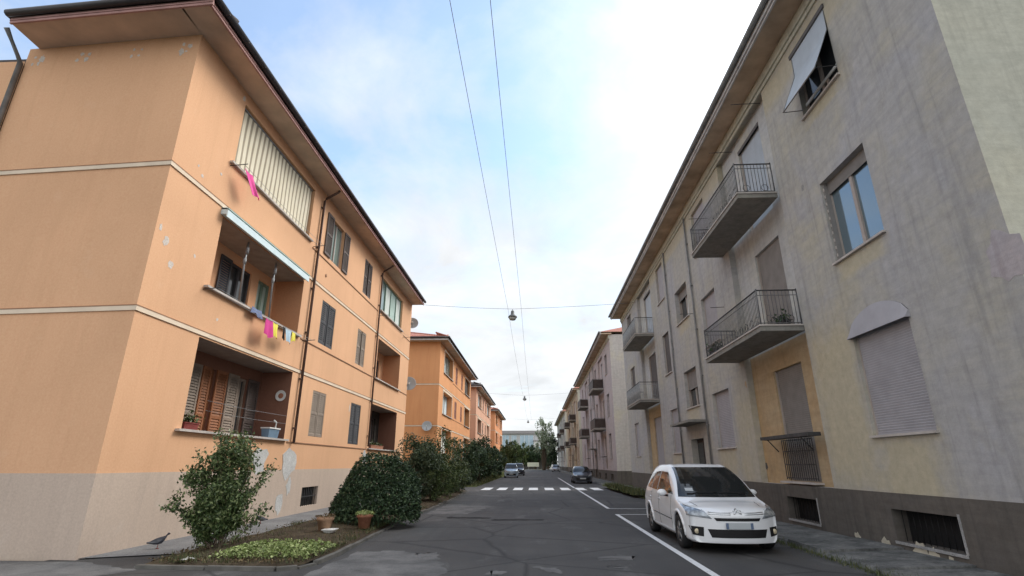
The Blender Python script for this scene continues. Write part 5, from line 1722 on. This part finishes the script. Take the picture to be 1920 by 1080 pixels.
def mpv_parts(H, hoodlen, roof_start, nose_h, cowl, full=True):
    def parts(t, patch, project, W, L):
        k = W / .92
        # windscreen as seen from the front, with black surround
        patch('windscreen', [(-.81 * k, cowl + .02), (.81 * k, cowl + .02), (.63 * k, H - .075), (-.63 * k, H - .075)], 'front', 'car_glass', .008, nu=24, nv=12)
        for sd in (1, -1):
            so = hoodlen + .12
            patch('side_window', [(so + .28, 1.02), (roof_start + .55, 1.045), (roof_start + .50, H - .17), (roof_start - .10, H - .19)], 'side', 'car_glass', .007, sd)
            patch('side_window', [(roof_start + .63, 1.05), (L - 1.25, 1.07), (L - 1.28, H - .19), (roof_start + .58, H - .17)], 'side', 'car_glass', .007, sd)
            patch('side_window', [(L - 1.17, 1.07), (L - .62, 1.10), (L - .80, H - .27), (L - 1.2, H - .20)], 'side', 'car_glass', .007, sd)
            patch('headlight', [(.47 * k, nose_h - .115), (.865 * k, nose_h - .07), (.872 * k, nose_h + .115), (.58 * k, nose_h + .02)], 'front', 'lamp_lens', .008, sd)
            mm = MB()
            mx, my, mz = sd * (W + .085), hoodlen + .84, 1.04
            N = 12; V = []; Fc = []
            for i in range(7):
                a = -1 + i / 3
                s = math.sqrt(max(0, 1 - a * a * .98))
                for q in range(N):
                    b_ = 2 * math.pi * q / N
                    V.append((mx + a * .11, my + .07 * s * math.cos(b_), mz + .075 * s * math.sin(b_)))
            for i in range(6):
                for q in range(N):
                    Fc.append((i * N + q, i * N + (q + 1) % N, (i + 1) * N + (q + 1) % N, (i + 1) * N + q))
            mm.mesh(V, Fc, 'paint_white' if full else 'black_trim')
            mm.tube([(sd * (W - .06), my + .02, mz - .07), (mx, my, mz - .05)], .025, 'black_trim', 6)
            mm.build('wing_mirror', t, local=True)
        if full:
            # nose: upper slot, chrome bars, lower intake, fog lamp pockets, plate
            patch('grille', [(-.40 * k, .60), (.40 * k, .60), (.44 * k, .655), (-.44 * k, .655)], 'front', 'black_trim', .006, nu=20, nv=3)
            b = patch('intake', [(-.50 * k, .30), (.50 * k, .30), (.56 * k, .45), (-.56 * k, .45)], 'front', 'black_trim', .006, nu=20, nv=5)
            for sd in (1, -1):
                pk = patch('fog_lamp_pocket', [(.63 * k, .31), (.80 * k, .33), (.85 * k, .49), (.62 * k, .48)], 'front', 'black_trim', .006, sd, nu=6, nv=5)
                P = project((sd * .73 * k, -3, .40), (0, 1, 0), .012)
                f = MB(); f.lathe([(0, .012), (.04, .01), (.048, 0)], 'lamp_amber', 14, P, (0, -1, 0)); f.build('fog_lamp', pk, local=True)
                c = MB()
                for z in (.712, .745):
                    pts = [project((sd * x * k, -3, z + .02 * (x - .1)), (0, 1, 0), .006) for x in np.linspace(.13, .52, 9)]
                    c.tube([p for p in pts if p is not None], .008, 'chrome', 6)
                c.build('chrome_bar', t, local=True)
                patch('sill_trim', [(1.4, .50), (3.3, .54), (3.3, .565), (1.4, .525)], 'side', 'chrome', .006, sd, nu=14, nv=2)
                for y_ in (1.98, 2.98):
                    hd = MB()
                    pts = [project((sd * 3, y_ + .55 + dy, .86 + .01), (-sd, 0, 0), .012) for dy in (0, .08, .16)]
                    hd.tube(pts, .014, 'paint_white', 6); hd.build('door_handle', t, local=True)
                for y_ in (1.42, 2.60, 3.42):
                    pts = [project((sd * 3, y_ + .02 * q, .32 + q * .112), (-sd, 0, 0), .001) for q in range(7)]
                    sm = MB(); sm.tube([p for p in pts if p is not None], .0045, 'black_trim', 4); sm.build('door_seam', t, local=True)
            e = MB()
            for dz in (0, .042):
                pts = [project((x, -3, .725 + dz + .045 * (1 - abs(x) / .075)), (0, 1, 0), .012) for x in (-.075, -.035, 0, .035, .075)]
                e.tube(pts, .012, 'chrome', 6)
            e.build('emblem', t, local=True)
            pl = MB()
            P = project((0, -3, .515), (0, 1, 0), .012)
            pl.box(-.26, .26, P.y - .012, P.y, .462, .572, 'plate_white')
            po = pl.build('number_plate', t, local=True)
            for sd in (1, -1):
                q = MB(); q.box(sd * .26 - (.05 if sd > 0 else 0), sd * .26 + (0 if sd > 0 else .05), P.y - .016, P.y - .0125, .462, .572, 'plate_blue'); q.build('plate_band', po, local=True)
            hp = MB()
            for sd in (1, -1):
                pts = [project((sd * x, y_, 3), (0, 0, -1), .002) for x, y_ in ((.60 * k, .22), (.62 * k, .5), (.66 * k, .86))]
                hp.tube([p for p in pts if p is not None], .005, 'black_trim', 4)
            hp.build('bonnet_seam', t, local=True)
            wp = MB()
            for x0, x1 in ((-.62, -.02), (.02, .60)):
                pts = [project((x, -3, cowl + .075 + .02 * (abs(x) < .5)), (0, 1, 0), .02) for x in np.linspace(x0 * k, x1 * k, 7)]
                wp.tube([p for p in pts if p is not None], .010, 'black_trim', 5)
            wp.build('wiper', t, local=True)
            st = patch('windscreen_sticker', [(-.62 * k, cowl + .13), (-.46 * k, cowl + .13), (-.46 * k, cowl + .19), (-.62 * k, cowl + .19)], 'front', 'plate_white', .012, nu=3, nv=2)
            for sd in (1, -1):
                patch('tail_light', [(.60 * k, .80), (.82 * k, .82), (.80 * k, 1.02), (.60 * k, 1.05)], 'back', 'plastic_red', .006, sd)
            patch('rear_window', [(-.58 * k, 1.08), (.58 * k, 1.08), (.48 * k, H - .22), (-.48 * k, H - .22)], 'back', 'car_glass', .007)
        else:
            patch('grille', [(-.60 * k, .30), (.60 * k, .30), (.64 * k, .52), (-.64 * k, .52)], 'front', 'black_trim', .006, nu=16, nv=4)
            patch('number_plate', [(-.26, .40), (.26, .40), (.26, .50), (-.26, .50)], 'front', 'plate_white', .014, nu=4, nv=2)
    return parts

W_, H_ = .935, 1.66
car('parked_car', 'white people carrier parked facing the camera inside the white line', 'car', (3.92, 11.28, 0), R(0), 'paint_white',
    mpv_sections(W_, H_, 4.8, .75, .96, .98, 2.35), .40, (.92, 3.80), .33, mpv_parts(H_, .98, 2.35, .75, .96, True), 'cars parked along the street')
GC = 'cars parked along the street'
car('parked_car', 'dark graphite hatchback parked beyond the crossing before the lilac building', 'car', (4.2, 50.5, 0), R(0), 'paint_graphite',
    mpv_sections(.88, 1.50, 4.2, .74, .96, 1.0, 1.95), .30, (.85, 3.4), .31, mpv_parts(1.50, 1.0, 1.95, .74, .96, False), GC, False)
car('parked_car', 'silver blue people carrier parked by the dark bushes', 'car', (-3.35, 72.5, 0), R(2), 'paint_silverblue',
    mpv_sections(.93, 1.78, 4.5, .86, 1.10, .9, 1.75), .28, (.85, 3.6), .33, mpv_parts(1.78, .9, 1.75, .86, 1.10, False), GC, False)
car('parked_car', 'dark car mostly hidden behind the silver blue people carrier', 'car', (-2.85, 86.0, 0), R(0), 'paint_graphite',
    mpv_sections(.92, 1.85, 4.6, .9, 1.14, .9, 1.7), .28, (.85, 3.6), .33, mpv_parts(1.85, .9, 1.7, .9, 1.14, False), GC, False)
car('parked_car', 'grey car far down the street before the farthest bare building', 'car', (4.6, 128.0, 0), R(0), 'paint_grey',
    mpv_sections(.9, 1.6, 4.3, .78, 1.0, 1.0, 1.9), .28, (.85, 3.5), .32, mpv_parts(1.6, 1.0, 1.9, .78, 1.0, False), GC, False)

# ------------------------------------------------------------------ wires and hanging street lamps
def lamp(label, x, y, z):
    t = thing('street_lamp', label, 'street lamp', (x, y, z), 'lamps hanging over the street')
    m = MB(); m.tube([(x, y, z + .55), (x, y, z + .38)], .018, 'lamp_metal', 8); m.build('hanger', t)
    h = MB(); h.lathe([(0, .42), (.09, .42), (.12, .36), (.13, .16), (.20, .10), (.30, .02), (.31, -.06), (.29, -.06), (.27, 0), (0, .03)], 'lamp_metal', 24, (x, y, z)); h.build('housing', t)
    b = MB(); b.lathe([(.27, -.03), (.26, -.14), (.18, -.24), (0, -.28)], 'lamp_bowl', 24, (x, y, z)); b.build('diffuser', t)
    return t
lx = -1.5
lamp('largest hanging street lamp, nearest over the street', -1.5, 34.5, 11.28)
lamp('middle hanging street lamp, smaller and farther down the street', -1.7, 82.5, 11.35)
lamp('smallest hanging street lamp farthest down the street', -1.9, 131.0, 11.5)
def wire(label, pts, r=.012, name='overhead_wire', mat='wire_grey', group='wires over the street'):
    mb = MB(); mb.tube(pts, r, mat, 6)
    return tag(mb.build(name), label, 'wire', group)
def sag(a, b, s, n=14):
    a, b = Vector(a), Vector(b)
    return [a.lerp(b, k / n) - Vector((0, 0, s * 4 * (k / n) * (1 - k / n))) for k in range(n + 1)]
for x, lab in ((-1.82, 'long wire running along the street overhead, nearer the orange buildings'), (-.90, 'long wire running along the street overhead, nearer the bare plaster buildings')):
    pts = sag((x, -14, 11.95), (x, 34.5, 11.85), .25) + sag((x, 34.5, 11.85), (x - .1, 82.5, 11.85), .45)[1:] + sag((x - .1, 82.5, 11.85), (x - .2, 131, 12.0), .45)[1:]
    wire(lab, pts, .008)
for (x, y, z), lab in (((-1.5, 34.5, 11.83), 'nearest cross wire carrying the largest hanging lamp'), ((-1.7, 82.5, 11.9), 'cross wire carrying the middle hanging lamp'), ((-1.9, 131., 12.05), 'farthest cross wire carrying the smallest hanging lamp')):
    pts = sag((XL + .3, y, z + .42), (x, y, z), .05, 6) + sag((x, y, z), (XR, y + .5, z + .5), .05, 6)[1:]
    wire(lab, pts, .011)

# ------------------------------------------------------------------ end of the street
t = thing('office_block', 'long flat roofed block with blue panes closing the far end of the street', 'building', (-11, 240, 0))
mb = MB(); mb.box(-24, 1.5, 240, 254, 0, 14.6, 'office_wall'); mb.build('wall', t)
mb = MB(); mb.box(-24.6, 2.1, 239.2, 254.6, 14.6, 15.9, 'office_roof'); mb.build('roof', t)
for i, (a, b) in enumerate(((-22, -17.5), (-16.5, -12), (-11, -8.6), (-7.2, -1.2))):
    for z0, z1 in ((8.4, 13.9), (2.0, 7.0)):
        m = MB(); m.box(a, b, 239.86, 240.05, z0, z1, 'office_pane')
        for k in range(4):
            u = a + (b - a) * k / 3
            m.box(u - .08, u + .08, 239.78, 239.9, z0, z1, 'office_white')
        m.build('window', t)
t = thing('white_hall', 'low white hall beside the flat roofed block at the far end', 'building', (3, 236, 0))
mb = MB(); mb.box(-1.0, 9.0, 236.2, 250, 0, 11.2, 'office_white'); mb.build('wall', t)
mb = MB(); mb.box(-1.3, 9.3, 235.9, 250.3, 11.2, 11.8, 'office_roof'); mb.build('roof', t)
for k in range(3):
    m = MB(); m.box(.4 + k * 3, 2.0 + k * 3, 236.1, 236.25, 6.5, 9.0, 'office_pane'); m.build('window', t)
t = thing('boundary_wall', 'grey boundary wall in front of the trees at the end of the street', 'wall', (-1, 205, 0))
mb = MB(); mb.box(-5, 4.2, 205, 205.4, 0, 4.6, 'wall_grey'); mb.build('wall_panel', t)
mb = MB(); mb.box(-5.1, 4.3, 204.9, 205.5, 4.6, 4.75, 'wall_grey'); mb.build('coping', t)
t = thing('road_barrier', 'pale cream barrier board on two posts at the end of the street', 'barrier', (-1.1, 180, 0))
mb = MB(); mb.box(-3.0, .8, 180, 180.12, 1.0, 2.3, 'gate_cream'); mb.build('board', t)
for x in (-2.6, .4):
    m = MB(); m.box(x - .08, x + .08, 180.12, 180.28, 0, 2.2, 'steel_grey'); m.build('post', t)
GT = 'trees at the end of the street'
bush('poplar_tree', 'tall pale green poplar with loose crown above the hall', 'tree', (2.3, 170, 0), (3.9, 3.4, 5.8), 'leaf_poplar', 4200, .5, 75, 81, GT, spread=.2, trunk_h=4.2)
bush('conifer_tree', 'dark conifer next to the farthest bare building', 'tree', (5.6, 176, 0), (1.7, 2.0, 5.0), 'leaf_dark', 2600, .5, 50, 82, GT, spread=.26, trunk_h=.6)
bush('conifer_tree', 'second dark conifer behind the first, slightly shorter', 'tree', (4.0, 184, 0), (1.6, 2.0, 4.4), 'leaf_dark', 2200, .5, 50, 83, GT, spread=.26, trunk_h=.6)
for i, (x, y, rad, leaf, lab) in enumerate(((-12.5, 210, (4.0, 4, 4.4), 'leaf_olive', 'broad olive tree before the block, farthest from the poplar'), (-8.0, 212, (2.6, 3, 4.8), 'leaf_olive', 'narrow upright tree in front of the blue panes'),
                               (-4.8, 203, (3.2, 2, 4.0), 'leaf_olive', 'rounded olive tree over the boundary wall'), (-.5, 203, (3.4, 2, 3.5), 'leaf_dark', 'dark tree in front of the white hall'), (3.9, 202, (2.6, 2, 3.4), 'leaf_dark', 'low dark tree under the poplar'))):
    bush('garden_tree', lab, 'tree', (x, y, 0), rad, leaf, 3200, .6, 50, 90 + i, GT, spread=.26, trunk_h=1.4)

# ------------------------------------------------------------------ camera
f_px, VPu, VPv, Hc = 976.0, 1006.0, 871.0, 1.65
cam = bpy.data.cameras.new('camera')
co = bpy.data.objects.new('camera', cam); COL.objects.link(co)
cam.sensor_width = 36.0; cam.lens = f_px / 1920 * 36.0
cam.clip_start = .05; cam.clip_end = 3000
d = Vector(((VPu - 960) / f_px, -(VPv - 540) / f_px, 1)).normalized()
p = math.atan((VPv - 540) / f_px)
up = Vector((0, math.cos(p), math.sin(p))); up = (up - d * up.dot(d)).normalized()
r_ = up.cross(d)
r_ = Vector((up.y * d.z - up.z * d.y, up.z * d.x - up.x * d.z, up.x * d.y - up.y * d.x))
Rw = [r_, d, up]                       # world axes seen in camera coordinates (x right, y up, z forward)
col = lambda k: Vector((Rw[0][k], Rw[1][k], Rw[2][k]))
cx, cy, cz = col(0), col(1), -col(2)
co.matrix_world = Matrix(((cx.x, cy.x, cz.x, 0), (cx.y, cy.y, cz.y, 0), (cx.z, cy.z, cz.z, Hc), (0, 0, 0, 1)))
scene.camera = co

# ------------------------------------------------------------------ light
SUN_DIR = Vector((.62, .42, .66)).normalized()
elev = math.asin(SUN_DIR.z); azim = math.atan2(SUN_DIR.x, SUN_DIR.y)
w = bpy.data.worlds.new("World"); scene.world = w; w.use_nodes = True
nt = w.node_tree
bg = nt.nodes['Background']
sky = nt.nodes.new('ShaderNodeTexSky'); sky.sky_type = 'NISHITA'; sky.sun_disc = False
sky.sun_elevation = elev; sky.sun_rotation = azim; sky.altitude = 100; sky.dust_density = 1.0; sky.air_density = 1.0
tc = nt.nodes.new('ShaderNodeTexCoord')
sep = nt.nodes.new('ShaderNodeSeparateXYZ'); link(nt, tc.outputs['Generated'], sep.inputs[0])
def mth(op, a, b=None, clamp=False):
    n = nt.nodes.new('ShaderNodeMath'); n.operation = op; n.use_clamp = clamp
    for i, v in enumerate((a, b)):
        if v is None:
            continue
        if isinstance(v, (int, float)):
            n.inputs[i].default_value = v
        else:
            link(nt, v, n.inputs[i])
    return n.outputs[0]
zc = mth('ADD', mth('MAXIMUM', sep.outputs[2], 0.0), .22)
comb = nt.nodes.new('ShaderNodeCombineXYZ')
link(nt, mth('DIVIDE', sep.outputs[0], zc), comb.inputs[0]); link(nt, mth('DIVIDE', sep.outputs[1], zc), comb.inputs[1])
def wnoise(scale, detail, rough, dist, off):
    mp = nt.nodes.new('ShaderNodeMapping'); mp.inputs['Location'].default_value = off
    link(nt, comb.outputs[0], mp.inputs['Vector'])
    return noise(nt, mp.outputs[0], scale, detail, rough, dist)
n1 = wnoise(1.3, 7, .55, .5, (3.1, 1.7, 0))
n2 = wnoise(4.2, 6, .6, .3, (0, 5, 0))
def dotdir(v):
    n = nt.nodes.new('ShaderNodeVectorMath'); n.operation = 'DOT_PRODUCT'
    link(nt, tc.outputs['Generated'], n.inputs[0]); n.inputs[1].default_value = v
    return n.outputs['Value']
clear = dotdir(Vector((-.36, .60, .72)).normalized())       # open blue part of the sky
cover = mth('SUBTRACT', mth('ADD', mth('MULTIPLY', n1, 1.7), mth('MULTIPLY', n2, .7)), .40)
cover = mth('SUBTRACT', cover, mth('MULTIPLY', mth('POWER', mth('MAXIMUM', clear, 0.0), 3.6), .72))
cover = mth('ADD', cover, mth('MULTIPLY', mth('SUBTRACT', 1.0, sep.outputs[2]), .25))
mask = ramp(nt, cover, [(.15, .22), (.45, .62), (.80, .98)])
glow = mth('POWER', mth('MAXIMUM', dotdir(SUN_DIR), 0.0), 15.0)
behind = mth('POWER', mth('MAXIMUM', dotdir(Vector((-.2, -.9, .4)).normalized()), 0.0), 1.5)  # extra cloud brightness added behind the camera to lift the end walls
cloud_v = mth('ADD', mth('ADD', mth('MULTIPLY', 6.1, mth('ADD', .64, mth('MULTIPLY', wnoise(2.0, 8, .6, .5, (7, 2, 0)), .76))), mth('MULTIPLY', glow, 26.0)), mth('MULTIPLY', behind, 3.0))
ccol = nt.nodes.new('ShaderNodeVectorMath'); ccol.operation = 'SCALE'
ccol.inputs[0].default_value = (.98, 1.0, 1.02); link(nt, cloud_v, ccol.inputs['Scale'])
bl = nt.nodes.new('ShaderNodeVectorMath'); bl.operation = 'SCALE'
tintn = mix_rgb(nt, 1.0, sky.outputs[0], (.89, 1.03, 1.07), 'MULTIPLY')
link(nt, tintn, bl.inputs[0]); bl.inputs['Scale'].default_value = 2.05
mx = mix_rgb(nt, mask, bl.outputs[0], ccol.outputs[0])
link(nt, mx, bg.inputs['Color'])
bg.inputs['Strength'].default_value = .10

sun = bpy.data.lights.new('sun', 'SUN'); sun.energy = 1.5; sun.angle = R(30); sun.color = (1, .93, .82)
so = bpy.data.objects.new('sun', sun); COL.objects.link(so)
so.rotation_euler = (-SUN_DIR).to_track_quat('-Z', 'Y').to_euler()
so.location = (0, 0, 60)

scene.view_settings.view_transform = 'Standard'
scene.view_settings.look = 'None'
scene.view_settings.exposure = 0.65
scene.view_settings.gamma = 1
scene.render.engine = 'CYCLES'
scene.cycles.max_bounces = 6
scene.cycles.use_denoising = True
